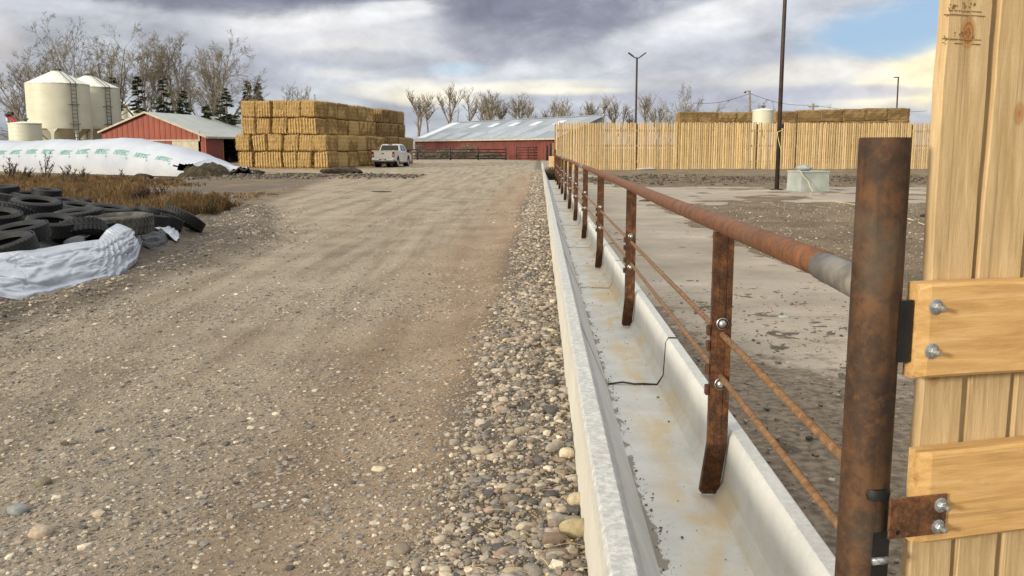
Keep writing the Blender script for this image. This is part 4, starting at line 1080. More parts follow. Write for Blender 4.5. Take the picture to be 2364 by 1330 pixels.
# ------------------------------------------------------------------ silage bag
def bag():
    e0=Vector((-16.4,51.0,0));ax=Vector((-.82,.572,0)).normalized();ac=Vector((-ax.y,ax.x,0))*-1   # ac: across, away from camera
    if ac.y<0:ac=-ac
    L=46.;hw=1.62
    rz=0
    t=thing('silage_bag','long white plastic silage bag with rows of green lettering, opened at its right end','silage bag',tuple(e0))
    def prof(s):
        h=2.12-.006*s
        k=np.clip(s/7.,0,1);h=h*(.43+.57*(1-(1-k)**1.4))
        h=h-.24*np.exp(-((s-12)/2.)**2)*0+.05*np.sin(s*.9)
        return h,hw*(.94+.06*k)
    def pt(s,th,off=0.):   # th: 0 near ground -> pi far ground
        h,w=prof(s)
        c=math.cos(th);sn=math.sin(th)
        fl=abs(c)**1.0
        x=-w*(1.0 if c>0 else -1.0)*abs(c)**.92*(1+.10*sn*abs(c));z=h*sn**.80
        nv=Vector((0,0,sn))+ac*(-c)
        wr=.018*math.sin(s*5.1+th*3)+.02*math.sin(s*1.7+th*5)
        P=ax*s+ac*(x+0)+Vector((0,0,z))+nv*(off+wr)
        if s<0:  # tail of loose film drawn out to the right over the far side
            pass
        return P
    # main skin
    S=np.concatenate([np.linspace(0,6,30),np.linspace(6.3,L,90)]);TH_=np.linspace(0.0,PI,46)
    P=np.array([[pt(s,th)[:] for th in TH_] for s in S])
    keep=np.ones((len(S)-1,len(TH_)-1),bool)
    for i in range(len(S)-1):
        for j in range(len(TH_)-1):
            if S[i]<1.3 and abs(TH_[j]-.36)<.36*(1-S[i]/1.3)+.04*math.sin(i*2.1): keep[i,j]=False
    link('bag_skin',grid_mesh('bag_skin',P,M['film'],True,keep),t)
    Pi=np.array([[pt(s,th,-.03)[:] for th in TH_] for s in S[:34]]);link('black_lining',grid_mesh('black_lining',Pi,M['film_black'],True,keep[:33]),t)
    # tail of film: from the end section drawn out to the right and down
    n=26;m=30;A=np.zeros((n,m,3))
    for i in range(n):
        k=i/(n-1)
        for j in range(m):
            th=.70+(PI-.70)*j/(m-1)
            p0=pt(0.02,th)
            q=j/(m-1)
            # target edge on the ground to the right / far side
            e=-ax*(1.0+.9*math.sin(PI*min(1,q*1.6)*.5)-.9*max(0,q-.5))+ac*(-.2+1.9*q)+Vector((0,0,.20+.05*math.sin(j*1.3)+.30*math.exp(-((q-.42)/.25)**2)))
            p=p0*(1-k)+e*k
            sag=-.10*math.sin(PI*k)+.05*math.sin(j*1.9+k*2)*k+.03*math.sin(j*4.1)*k
            p=p+Vector((0,0,sag))
            A[i,j]=p[:]
    link('loose_tail',grid_mesh('loose_tail',A,M['film'],True),t)
    A2=A.copy();A2[...,2]-=.025;link('tail_lining',grid_mesh('tail_lining',A2,M['film_black'],True),t)
    # black turned-back lip at the tip of the tail
    mb=MB();tip=A[-1]
    mb.tube([tuple(Vector(q)+Vector((.05*math.sin(i),-.03,-.10+.05*math.sin(i*1.7)))) for i,q in enumerate(tip[::2])],[.07+.03*math.sin(i*2.3) for i in range(len(tip[::2]))],7);mb.build('black_lip',M['film_black'],t,smooth=True)
    # white gathered ridge of film low on the near side
    # lettering
    cu=bpy.data.curves.new('lettering','FONT');cu.body='HITEC';cu.size=.46;cu.shear=.35;cu.offset=.012;cu.extrude=.0;cu.resolution_u=2
    tmp=bpy.data.objects.new('tmp',cu);COL.objects.link(tmp)
    dg=bpy.context.evaluated_depsgraph_get();base=bpy.data.meshes.new_from_object(tmp.evaluated_get(dg));bpy.data.objects.remove(tmp)
    bco=[v.co.copy() for v in base.vertices];wx=max(c.x for c in bco)
    marks=[]
    tt=.50
    for k in range(16):
        s0=1.9+1.95*k
        me=base.copy();h,w=prof(s0)
        Rr=2.0
        for v,c in zip(me.vertices,bco):
            s=s0+.55-(c.x-wx/2)*1.0;th=tt+.02+c.y/Rr*1.05
            v.co=pt(s,th,.02)
        me.materials.clear();me.materials.append(M['green_ink']);link('lettering',me,t)
        mb=MB();q=[pt(s0+.55-wx*.42,tt-.10,.02),pt(s0+.55-wx*.50,tt-.10,.02),pt(s0+.55-wx*.48,tt-.04,.02),pt(s0+.55-wx*.40,tt-.04,.02)];mb.quad(*q);mb.build('ink_tick',M['green_ink'],t,fix=False)
    # heap of silage in the opening
    n=40;m=30;Hh=np.zeros((n,m,3))
    for i in range(n):
        for j in range(m):
            a=-4.1+6.4*i/(n-1);b=-2.05+3.3*j/(m-1)
            r2=((a+.5)/1.7)**2+((b+.62)/1.25)**2
            z=.78*max(0,1-r2)**.7*(1+.4*float(fbm(np.array([a*2.]),np.array([b*2.]),4,3)[0]))-.04
            p=ax*(a+.4)+ac*b;Hh[i,j]=(p.x,p.y,z)
    o=link('silage_heap',grid_mesh('silage_heap',Hh,M['silage'],True),None,tuple(e0));tag(o,'dark brown heap of chopped silage spilling from the open end of the white bag','silage heap')
    # dirt ledge by bag foot
bag()
# ------------------------------------------------------------------ tyres
def tyre_mesh(name,R,rin,W,mat,lugs=True,seed=0):
    hw=W/2;prof=[(rin,-hw*.62),(rin+.012,-hw*.80),(rin+.05,-hw*.98),((R+rin)/2,-hw*1.06),(R-.055,-hw*.98),(R-.022,-hw*.86),(R-.004,-hw*.62),(R,-hw*.3),(R,hw*.3),(R-.004,hw*.62),(R-.022,hw*.86),(R-.055,hw*.98),((R+rin)/2,hw*1.06),(rin+.05,hw*.98),(rin+.012,hw*.80),(rin,hw*.62),(rin+.03,hw*.55),(R-.04,hw*.75),(R-.03,0),(R-.04,-hw*.75),(rin+.03,-hw*.55)]
    mb=MB();mb.lathe(prof,56,closed=True)
    if lugs:
        r=random.Random(seed);n=40
        for k in range(n):
            a=2*PI*k/n
            for s in(-1,1):
                c=((R+.003)*math.cos(a+s*.03),(R+.003)*math.sin(a+s*.03),s*hw*.5)
                mb.box(c,(.013,.045,hw*.72),rot=Matrix.Rotation(a,3,'Z')@Matrix.Rotation(s*.35,3,'X'))
        for z in (-hw*.08,hw*.08):
            mb.lathe([(R+.001,z-.012),(R+.011,z-.010),(R+.011,z+.010),(R+.001,z+.012)],56)
    me=mb.mesh(name,mat,auto=45);return me
def tyres():
    TM={'car':tyre_mesh('tyre',.325,.20,.20,M['tyre'],True,1),'lt':tyre_mesh('tyre',.38,.215,.22,M['tyre'],True,2),'truck':tyre_mesh('tyre',.47,.275,.26,M['tyre'],True,3),'grey':tyre_mesh('tyre',.50,.30,.29,M['tyre_grey'],True,4)}
    # px,py,kind,lift, tilt(x toward camera deg, y sideways deg),label
    L=[(45,540,'car',.20,9,-6,'open black tyre in the front row, second from the left edge'),
       (118,521,'car',.20,8,8,'open black tyre in the middle of the pile, right of the front-row one'),
       (272,519,'grey',.14,2,-2,'dusty grey tyre lying flat at the right of the pile'),
       (180,548,'lt',.12,-24,-24,'tilted tyre leaning just above the white tarp bunch'),
       (424,506,'lt',.16,-20,26,'big dark tyre leaning at the far right end of the pile'),
       (378,508,'car',.10,-16,18,'thin-looking tyre half under the rightmost leaning tyre'),
       (83,476,'lt',.22,6,8,'wide open black tyre in the upper left of the pile'),
       (-12,506,'car',.22,8,6,'tyre cut off at the left edge, halfway up the pile'),
       (178,502,'lt',.14,6,-4,'black tyre with a pale rim hole left of the dusty grey tyre'),
       (150,470,'lt',.14,4,10,'dark tyre lying low near the back of the pile, left of centre'),
       (66,455,'truck',.18,4,6,'wide dark tyre at the back with a long thin opening'),
       (182,486,'lt',.10,2,10,'tyre lying edge on behind the pale-rimmed tyre'),
       (10,466,'truck',.20,-10,8,'dark tyre side-on at the left edge of the back row'),
       (28,495,'lt',.18,-20,10,'lugged tyre with its tread to the camera near the left edge'),
       (12,574,'car',.18,14,-10,'worn tyre at the left edge lying right above the tarp'),
       (250,491,'lt',.12,2,8,'dark tyre just behind the dusty grey tyre'),
       (345,508,'car',.06,-4,6,'flat dark tyre between the dusty grey and the leaning tyres'),
       (112,497,'lt',.10,-12,10,'tyre with its tread showing behind the middle open tyre'),
       (205,528,'car',.06,0,0,'small part-hidden tyre between middle and dusty grey tyres'),
       (356,496,'car',.12,-12,10,'dark tyre behind the rightmost leaning tyre'),
       (2,440,'truck',.22,4,0,'farthest dark tyre on top of the pile at the left edge'),
       (108,445,'lt',.05,2,6,'low tyre at the very back edge of the pile'),
       (215,473,'lt',.08,4,10,'tyre at the back right edge of the pile under the weeds'),
       (300,497,'car',.06,2,6,'low tyre at the right rear edge before the weeds')]
    for i,(px,py,k,lift,tx,ty,lab) in enumerate(L):
        D=14.
        for _ in range(30):
            p=AT(px,py,D);z=Tz(p.x,p.y)+lift;D2=(CH-z)/max(.02,(CH-p.z))*D;D=.5*D+.5*min(max(D2,9),26)
        p=AT(px,py,D)
        o=link('tyre',TM[k],None,p)
        o.rotation_euler=(math.radians(tx),math.radians(ty),rnd.uniform(0,6))
        o.rotation_mode='XYZ'
        o.rotation_euler=(Matrix.Rotation(math.radians(ty),3,'Y')@Matrix.Rotation(math.radians(tx),3,'X')@Matrix.Rotation(rnd.uniform(0,6),3,'Z')).to_euler()
        tag(o,lab,'tyre','old tyres weighing down the silage cover')
tyres()
def cover():
    ys=np.linspace(7.5,21.5,110);xs=np.linspace(-14.5,-4.4,90);X,Y=np.meshgrid(xs,ys)
    m=sst(-4.95,-5.5,X+.11*(Y-10)+.2*fbm(X*1.4,Y*1.4,3,2))*(1-sst(17.2,19.6,Y+.25*X+3))
    Z=T(X,Y,False)+.035+.03*fbm(X*3,Y*3,4,6)-.12*(1-m)
    keep=(m[:-1,:-1]>.12)
    tag(link('silage_cover',grid_mesh('silage_cover',np.stack([X,Y,Z],-1),M['film_black'],True,keep)),'black plastic silage cover lying under the pile of tyres','silage cover')
cover()
# ------------------------------------------------------------------ tarps
def tarps():
    Lp=[(-60,712),(0,703),(60,695),(110,684),(180,664),(240,645),(285,626),(312,602),(326,572)]
    Up=[(-60,592),(0,584),(50,578),(100,573),(165,561),(228,553),(246,530),(270,516),(296,520)]
    gap=[.9,.9,.9,.9,.9,.85,.75,.6,.35]
    Lw=[];Uw=[]
    for a,b,g in zip(Lp,Up,gap):
        l=G(*a,.0);l.z=Tz(l.x,l.y)+.02;u=AT(b[0],b[1],l.y+g);Lw.append(l);Uw.append(u)
    n,m=190,90;P=np.zeros((n,m,3));ts=np.linspace(0,len(Lp)-1,n)
    f=lambda A,c,t:np.interp(t,range(len(A)),[getattr(q,c) for q in A])
    for i,t in enumerate(ts):
        l=np.array([f(Lw,c,t) for c in 'xyz']);u=np.array([f(Uw,c,t) for c in 'xyz'])
        s=np.linspace(-.06,1.0,m)
        k=i/(n-1)
        Q=l[None]*(1-s[:,None])+u[None]*s[:,None]
        out=np.array([.75,-.66,0])
        hump=np.sin(PI*np.clip(s,0,1))
        b=.10+.10*np.exp(-((k-.86)/.09)**2)
        Q+=hump[:,None]*b*out[None]*.9+hump[:,None]*np.array([0,0,.05])
        P[i]=Q
    I,J=np.meshgrid(np.arange(n)/(n-1),np.arange(m)/(m-1),indexing='ij')
    # folds: gathered fan right of centre, long horizontal creases to the left
    env=np.sin(PI*np.clip(J*1.02,0,1))**.6
    x_=I*3.6;
    gather=np.exp(-((I-.74)/.10)**2)
    ph=(I-.78)*3.6*(1.6+2.2*J)-.55*(1-J)
    fan=np.abs(np.sin(ph*9+1.6*fbm(I*7,J*4,3,3)))**.7*2-1
    long=1-np.abs(fbm(I*2.2+.9*J,J*4.6,3,8))*3.2
    fine=fbm(I*20,J*11,4,12)
    rid=1-np.abs(fbm(I*7-3*J,J*5+2.5*I,3,28))*3.5
    d=env*(.10*gather*fan+.045*np.clip(long,-1,1)*(1-.6*gather)*(1.15-J*.5)+.002*fine+.010*np.clip(rid,-1,1))
    cr1=np.exp(-(fbm(I*5-2*J,J*2.2+I,2,41)/.06)**2);cr2=np.exp(-(fbm(I*3+3*J,J*3.4-2*I,2,44)/.05)**2);cr3=np.exp(-(fbm(I*9+J,J*3.1+3*I,2,47)/.06)**2)
    d=d-env*(.032*cr1+.030*cr2+.022*cr3)
    crease=-.05*np.exp(-((J-.62+.25*(I-.72))/.03)**2)*sst(.55,.64,I)*(1-sst(.80,.84,I))
    d=d+crease
    d+=.05*np.exp(-((J-.06)/.05)**2)*(1+.5*np.sin(I*25))
    out=np.array([.62,-.55,.56])
    P+=d[...,None]*out
    o=link('tarp',grid_mesh('tarp',P,M['tarp'],True),None);tag(o,'crumpled white plastic tarp draped down the front of the tyre pile','tarp')
    # white flap and black folds at the right end of the pile
    def sheet(pts0,pts1,mat,nm,lab,seed,amp,zz=0.,zt=.0,gap=.5):
        n,m=60,36;A=[G(*q,0) for q in pts0];
        for q in A:q.z=Tz(q.x,q.y)+.02
        Bq=[AT(q[0],q[1],a.y+gap) for q,a in zip(pts1,A)]
        P=np.zeros((n,m,3))
        for i in range(n):
            t=(len(A)-1)*i/(n-1)
            a=np.array([np.interp(t,range(len(A)),[getattr(q,c) for q in A]) for c in 'xyz']);b=np.array([np.interp(t,range(len(A)),[getattr(q,c) for q in Bq]) for c in 'xyz'])
            s=np.linspace(0,1,m)[:,None];P[i]=a*(1-s)+b*s
        I,J=np.meshgrid(np.arange(n)/(n-1),np.arange(m)/(m-1),indexing='ij')
        d=amp*(np.sin(J*26+3*fbm(I*4,J*4,3,seed))*.5+fbm(I*6,J*9,4,seed+1)*1.4)*np.sin(PI*np.clip(I,0.02,.98))**.4
        P[...,2]+=np.maximum(d,-.01)+.08*np.sin(PI*J);P[...,1]-=d*.6
        o=link(nm,grid_mesh(nm,P,mat,True),None);tag(o,lab,'plastic sheet')
    sheet([(318,575),(345,572),(380,566),(392,555)],[(310,538),(335,535),(368,540),(380,536)],M['film_black'],'plastic_sheet','folded black plastic sheet at the right foot of the tyre pile',5,.035)
    sheet([(400,556),(409,558),(414,550),(412,536)],[(333,534),(345,526),(372,524),(392,520)],M['tarp'],'plastic_sheet','small white plastic flap curled over the black sheet below the leaning tyre',9,.03,gap=.45)
tarps()
# ------------------------------------------------------------------ weeds
def weeds():
    r=np.random.RandomState(4);V=[];Fc=[];Cc=[]
    cols=[C(88,70,50)[:3],C(106,84,58)[:3],C(76,62,46)[:3],C(80,74,56)[:3],C(122,104,78)[:3]]
    # patches in the place: centre x,y, radii, height, count
    base=[]
    def patch(px,py,rx,ry,h,n,pal):
        g=G(px,py)
        for _ in range(n):
            a=r.uniform(0,2*PI);q=math.sqrt(r.uniform(0,1));x=g.x+rx*q*math.cos(a);y=g.y+ry*q*math.sin(a)
            base.append((x,y,h*r.uniform(.45,1.1)*(1-.45*q),pal[r.randint(len(pal))]))
    for px,py,rx,ry,h,n in ((60,440,3.0,3.2,.4,230),(140,446,2.0,2.4,.55,300),(215,452,1.6,2.2,.65,460),(265,468,1.2,1.4,.65,340),(300,478,.8,1.0,.5,170),(345,490,.7,.9,.35,160),(390,486,1.2,1.5,.55,420),(425,486,1.0,1.3,.7,300),(462,482,.8,1.2,.55,150),(500,474,.6,1.,.3,40),(20,420,4,4,.5,320),(110,420,4,4,.5,360),(200,424,4,4,.45,300),(300,430,3,3,.3,160),(420,455,3,2.5,.2,160)):
        patch(px,py,rx,ry,h,n,cols)
    for (x,y,h,c) in base:
        z=Tz(x,y)-.02
        for b in range(7):
            a=r.uniform(0,2*PI);sp=r.uniform(.08,.42)*h;wd=.006+.0005*y*r.uniform(.5,1.)
            p0=np.array([x+r.normal(0,.05),y+r.normal(0,.05),z]);p1=p0+np.array([math.cos(a)*sp*.4,math.sin(a)*sp*.4,h*.55]);p2=p0+np.array([math.cos(a)*sp,math.sin(a)*sp,h*r.uniform(.8,1.1)])
            n=len(V);sd=np.array([wd,0,0]);V+=[p0-sd*.6,p0+sd*.6,p1+sd*.5,p1-sd*.5,p2];Fc+=[(n,n+1,n+2,n+3),(n+3,n+2,n+4)]
            k=r.uniform(.75,1.2);Cc+=[np.array(c)*k]*5
            for tw in range(2):
                t0=p0+(p2-p0)*r.uniform(.35,.9);d=np.array([r.normal(0,.10),r.normal(0,.10),r.uniform(.02,.14)])*h*1.4;n=len(V)
                V+=[t0-sd*.4,t0+sd*.4,t0+d];Fc.append((n,n+1,n+2));Cc+=[np.array(c)*k]*3
    me=bpy.data.meshes.new('dry_weeds');me.from_pydata([tuple(v) for v in V],[],Fc);me.materials.append(M['weed'])
    at=me.color_attributes.new('tint','FLOAT_COLOR','POINT');at.data.foreach_set('color',np.concatenate([np.array(Cc),np.ones((len(Cc),1))],1).astype(np.float32).ravel())
    tag(link('dry_weeds',me),kind='stuff')
    # single tall plants
    def stalk(px,py,D,h,lab,mat,seed,spread,tuft):
        rr=random.Random(seed);p=AT(px,py,D);z0=Tz(p.x,p.y);mb=MB()
        for k in range(tuft):
            a=rr.uniform(0,2*PI);ln=spread*rr.uniform(.2,1);hh=h*rr.uniform(.6,1.);q0=Vector((rr.gauss(0,.06),rr.gauss(0,.06),0));q2=q0+Vector((math.cos(a)*ln,math.sin(a)*ln*.5,hh));q1=q0*.5+q2*.5+Vector((math.cos(a)*-.04,0,.05))
            mb.tube([q0,q1,q2],[.018,.014,.008],4,False)
            for b in range(12):
                t=rr.uniform(.3,1.);s=q0.lerp(q2,t);e=s+Vector((rr.gauss(0,.10),rr.gauss(0,.08),rr.uniform(.04,.2)))*(1.3-t*.6);mb.tube([s,e],[.016,.007],3,False)
        o=mb.build('weed_plant',mat,None,(p.x,p.y,z0-.02),fix=False);tag(o,lab,'weed','tall dry weeds standing by the bag and tyre pile')
    for i,(px,py,D,h,lab,mat,sp,tf) in enumerate([(22,412,42,1.1,'leftmost tall dry weed standing against the white bag',M['dock'],.55,9),(52,412,42,.7,'low bushy dry weed second from the left against the white bag',M['dock'],.6,7),(104,412,42,1.35,'tallest thin dry weed in front of the lettering of the white bag',M['dock'],.4,6),(158,414,42,.9,'dry weed with spread stems right of the tallest one',M['dock'],.5,6),(190,412,43,.65,'short dark spiky weed against the white bag',M['dock'],.25,5),(285,412,44,.55,'small thin weed near the bare ground before the white bag',M['dock'],.25,3),
        (310,462,24,.50,'dark dead dock plant left of three behind the tyre pile',M['dock'],.16,8),(330,462,24,.58,'dark dead dock plant in the middle of three behind the tyre pile',M['dock'],.2,9),(372,458,25,.5,'dark dead dock plant on the right of three behind the tyre pile',M['dock'],.25,6),(515,465,24,.35,'lone dark weed at the right end of the orange-brown weeds',M['dock'],.3,6)]):
        stalk(px,py,D,h,lab,mat,i,sp,tf)
weeds()
# ------------------------------------------------------------------ white pickup truck
def pickup():
    p=AT(884.5,384,78.);az=math.radians(8.)
    t=thing('pickup_truck','white four-door pickup truck parked with its tail to the camera beside the big straw stack','pickup truck',(p.x,p.y,Tz(p.x,p.y)),-az)
    W=.98
    # body below the windows: side profile with wheel arches (y forward from the tail, z up)
    def arch(yc,R=.50,zc=.42,n=12):
        return [(yc+R*math.cos(PI-PI*k/n),max(.48,zc+R*math.sin(PI*k/n)+.06)) for k in range(n+1)]
    prof=[(.06,.62),(.06,1.0),(.03,1.36),(.10,1.40),(2.1,1.40),(2.12,1.30),(4.25,1.28),(4.5,1.22),(5.62,1.10),(5.80,.95),(5.82,.55),(5.4,.46)]
    bot=[(q[0],q[1]) for q in arch(4.75)[::-1]]+[(4.1,.46),(1.95,.46)]+[(q[0],q[1]) for q in arch(1.25)[::-1]]+[(.5,.55)]
    poly=prof+bot
    bm=bmesh.new()
    secs=[(-W,.97),(-W+.05,1.),(W-.05,1.),(W,.97)]
    mb=MB()
    mb.prism(poly,lambda q:(-W,q[0],q[1]),lambda q:(W,q[0],q[1]))
    me=mb.mesh('body',M['paint']);bm.from_mesh(me)
    ed=[e for e in bm.edges if abs(abs(e.verts[0].co.x)-W)<1e-4 and abs(e.verts[0].co.x-e.verts[1].co.x)<1e-4 and min(v.co.z for v in e.verts)>.9]
    bmesh.ops.bevel(bm,geom=ed,offset=.05,segments=3,affect='EDGES',clamp_overlap=True)
    bmesh.ops.recalc_face_normals(bm,faces=bm.faces);bm.to_mesh(me);bm.free()
    me.polygons.foreach_set('use_smooth',[True]*len(me.polygons));me.set_sharp_from_angle(angle=math.radians(40))
    body=link('body',me,t)
    # bed opening (dark liner just above the sheet)
    mb=MB();mb.box((0,1.1,1.395),(1.6,1.75,.04));mb.build('bed_liner',M['black'],t)
    # cab
    mb=MB();A=[(2.05,1.28),(2.32,1.90),(2.55,1.955),(3.55,1.955),(3.85,1.90),(4.55,1.26)]
    Wb,Wt=.95,.76;f=lambda z:Wb+(Wt-Wb)*(z-1.28)/(1.955-1.28)
    n=len(A);vs=[(-f(z),y,z) for y,z in A]+[(f(z),y,z) for y,z in A];mb.add(vs,[tuple(range(n-1,-1,-1)),tuple(range(n,2*n))]+[(i,(i+1)%n,n+(i+1)%n,n+i) for i in range(n)])
    me=mb.mesh('cab',M['paint']);bm=bmesh.new();bm.from_mesh(me)
    bmesh.ops.bevel(bm,geom=[e for e in bm.edges if min(v.co.z for v in e.verts)>1.3],offset=.05,segments=3,affect='EDGES',clamp_overlap=True);bm.to_mesh(me);bm.free()
    me.polygons.foreach_set('use_smooth',[True]*len(me.polygons));me.set_sharp_from_angle(angle=math.radians(45));cab=link('cab',me,t)
    def slabq(pts,nv,nm,mat,par):
        nv=Vector(nv).normalized();mb=MB();a=[Vector(q)+nv*.006 for q in pts];b=[Vector(q)-nv*.02 for q in pts]
        k=len(a);mb.add([tuple(q) for q in a+b],[tuple(range(k)),tuple(range(2*k-1,k-1,-1))]+[(i,(i+1)%k,k+(i+1)%k,k+i) for i in range(k)]);return mb.build(nm,mat,par)
    yb=lambda z:2.05+(z-1.28)*(2.32-2.05)/(1.90-1.28)
    slabq([(-.80,yb(1.40),1.40),(.80,yb(1.40),1.40),(.70,yb(1.84),1.84),(-.70,yb(1.84),1.84)],(0,-1,.42),'rear_window',M['glass'],cab)
    ym=lambda z:4.55+(z-1.26)*(3.85-4.55)/(1.90-1.26)
    slabq([(-.8,ym(1.34),1.34),(.8,ym(1.34),1.34),(.7,ym(1.86),1.86),(-.7,ym(1.86),1.86)],(0,1,.9),'windscreen',M['glass'],cab)
    for s in(-1,1):
        for y0,y1,y2,y3 in ((2.36,3.18,3.18,2.52),(3.28,4.22,3.72,3.28)):
            z0,z1=1.36,1.84
            slabq([(s*f(z0),y0,z0),(s*f(z0),y1,z0),(s*f(z1),y2,z1),(s*f(z1),y3,z1)],(s,0,.28),'side_window',M['glass'],cab)
        # doors: thin seam panels with handles
        for y0,y1 in ((2.22,3.20),(3.24,4.30)):
            mb=MB();mb.box((s*(W+.004),(y0+y1)/2,.92),(.012,y1-y0-.02,.68),bev=.005);d=mb.build('door',M['paint'],t)
            mb=MB();mb.box((s*(W+.025),y0+.16,1.16),(.03,.16,.035),bev=.008);mb.build('handle',M['black'],d)
        mb=MB();mb.box((s*(W+.15),4.02,1.36),(.20,.14,.26),bev=.04);mb.tube([(s*.93,4.05,1.30),(s*(W+.1),4.03,1.32)],.025,6);mb.build('wing_mirror',M['black'],t)
        mb=MB();mb.box((s*(W-.085),.035,1.10),(.19,.07,.46),bev=.03);l=mb.build('tail_lamp',M['lens'],t)
        mb=MB();mb.box((s*(W-.085),-.004,1.03),(.12,.02,.09),bev=.008);mb.build('reversing_lens',M['plate'],l)
        mb=MB();mb.box((s*(W-.02),3.2,.40),(.16,2.2,.05),bev=.02);mb.build('running_board',M['chrome'],t)
        mb=MB();mb.lathe([(.47,-.02),(.50,-.02),(.50,.05),(.47,.05)],28,c=(s*(W-.03),1.25,.42),M=Matrix.Rotation(PI/2,3,'Y'));
        for yc in (1.25,4.75):
            wh=thing('wheel',None,None,(s*(W-.14),yc,.395));wh.parent=t
            tm=MB();tm.lathe([(.24,-.13),(.36,-.14),(.392,-.11),(.395,0),(.392,.11),(.36,.14),(.24,.13)],32,M=Matrix.Rotation(PI/2,3,'Y'));tm.build('tyre',M['black'],wh,auto=40)
            tm=MB();R90=Matrix.Rotation(PI/2,3,'Y');tm.lathe([(.245,.10*s),(.235,.135*s),(.20,.10*s),(.08,.105*s),(.07,.14*s),(.0,.14*s)],24,M=R90)
            for k in range(6):
                a=2*PI*k/6;tm.box((s*.118,.15*math.cos(a),.15*math.sin(a)),(.03,.05,.17),rot=Matrix.Rotation(a-PI/2,3,'X'))
            tm.build('rim',M['chrome'],wh,auto=40)
            mb=MB();mb.lathe([(.0,-.22),(.47,-.22),(.47,.16)],24,c=(s*(W-.18),yc,.45),M=Matrix.Rotation(PI/2*s,3,'Y'));mb.build('arch_liner',M['black'],t)
    mb=MB();mb.box((0,.045,1.07),(1.56,.05,.58),bev=.015);tg=mb.build('tailgate',M['paint'],t)
    mb=MB();mb.box((0,.055,1.385),(1.6,.10,.035),bev=.012);mb.build('gate_spoiler',M['paint'],tg)
    mb=MB();mb.box((-.02,.014,1.15),(.22,.02,.07),bev=.008);mb.build('gate_handle',M['black'],tg)
    # bumper with step and plate recess
    mb=MB();mb.box((-.62,-.06,.60),(.66,.20,.22),bev=.04);mb.box((.62,-.06,.60),(.66,.20,.22),bev=.04);mb.box((0,-.04,.545),(.7,.16,.10),bev=.02);mb.box((0,-.03,.70),(1.9,.16,.04),bev=.012);bp=mb.build('rear_bumper',M['chrome'],t)
    mb=MB();mb.box((-.22,-.03,.63),(.16,.1,.15));mb.box((.22,-.03,.63),(.16,.1,.15));mb.build('bumper_step',M['black'],bp)
    mb=MB();mb.box((0,-.075,.625),(.31,.012,.155));mb.build('licence_plate',M['plate'],bp)
    mb=MB();mb.box((0,3.0,.44),(1.5,5.2,.16));mb.box((0,.35,.42),(1.6,.5,.2));mb.build('underbody',M['black'],t)
    mb=MB();mb.box((-.0,2.37,1.925),(.34,.06,.05),bev=.012);mb.build('brake_lamp',M['lens'],cab)
    mb=MB();mb.box((0,5.83,.62),(1.9,.12,.24),bev=.04);mb.build('front_bumper',M['chrome'],t)
    mb=MB();mb.box((0,5.82,.92),(1.1,.05,.3));mb.build('grille',M['black'],t)
    for s in(-1,1): mb=MB();mb.box((s*.74,5.80,.93),(.34,.08,.2),bev=.03);mb.build('headlight',M['plate'],t)
pickup()
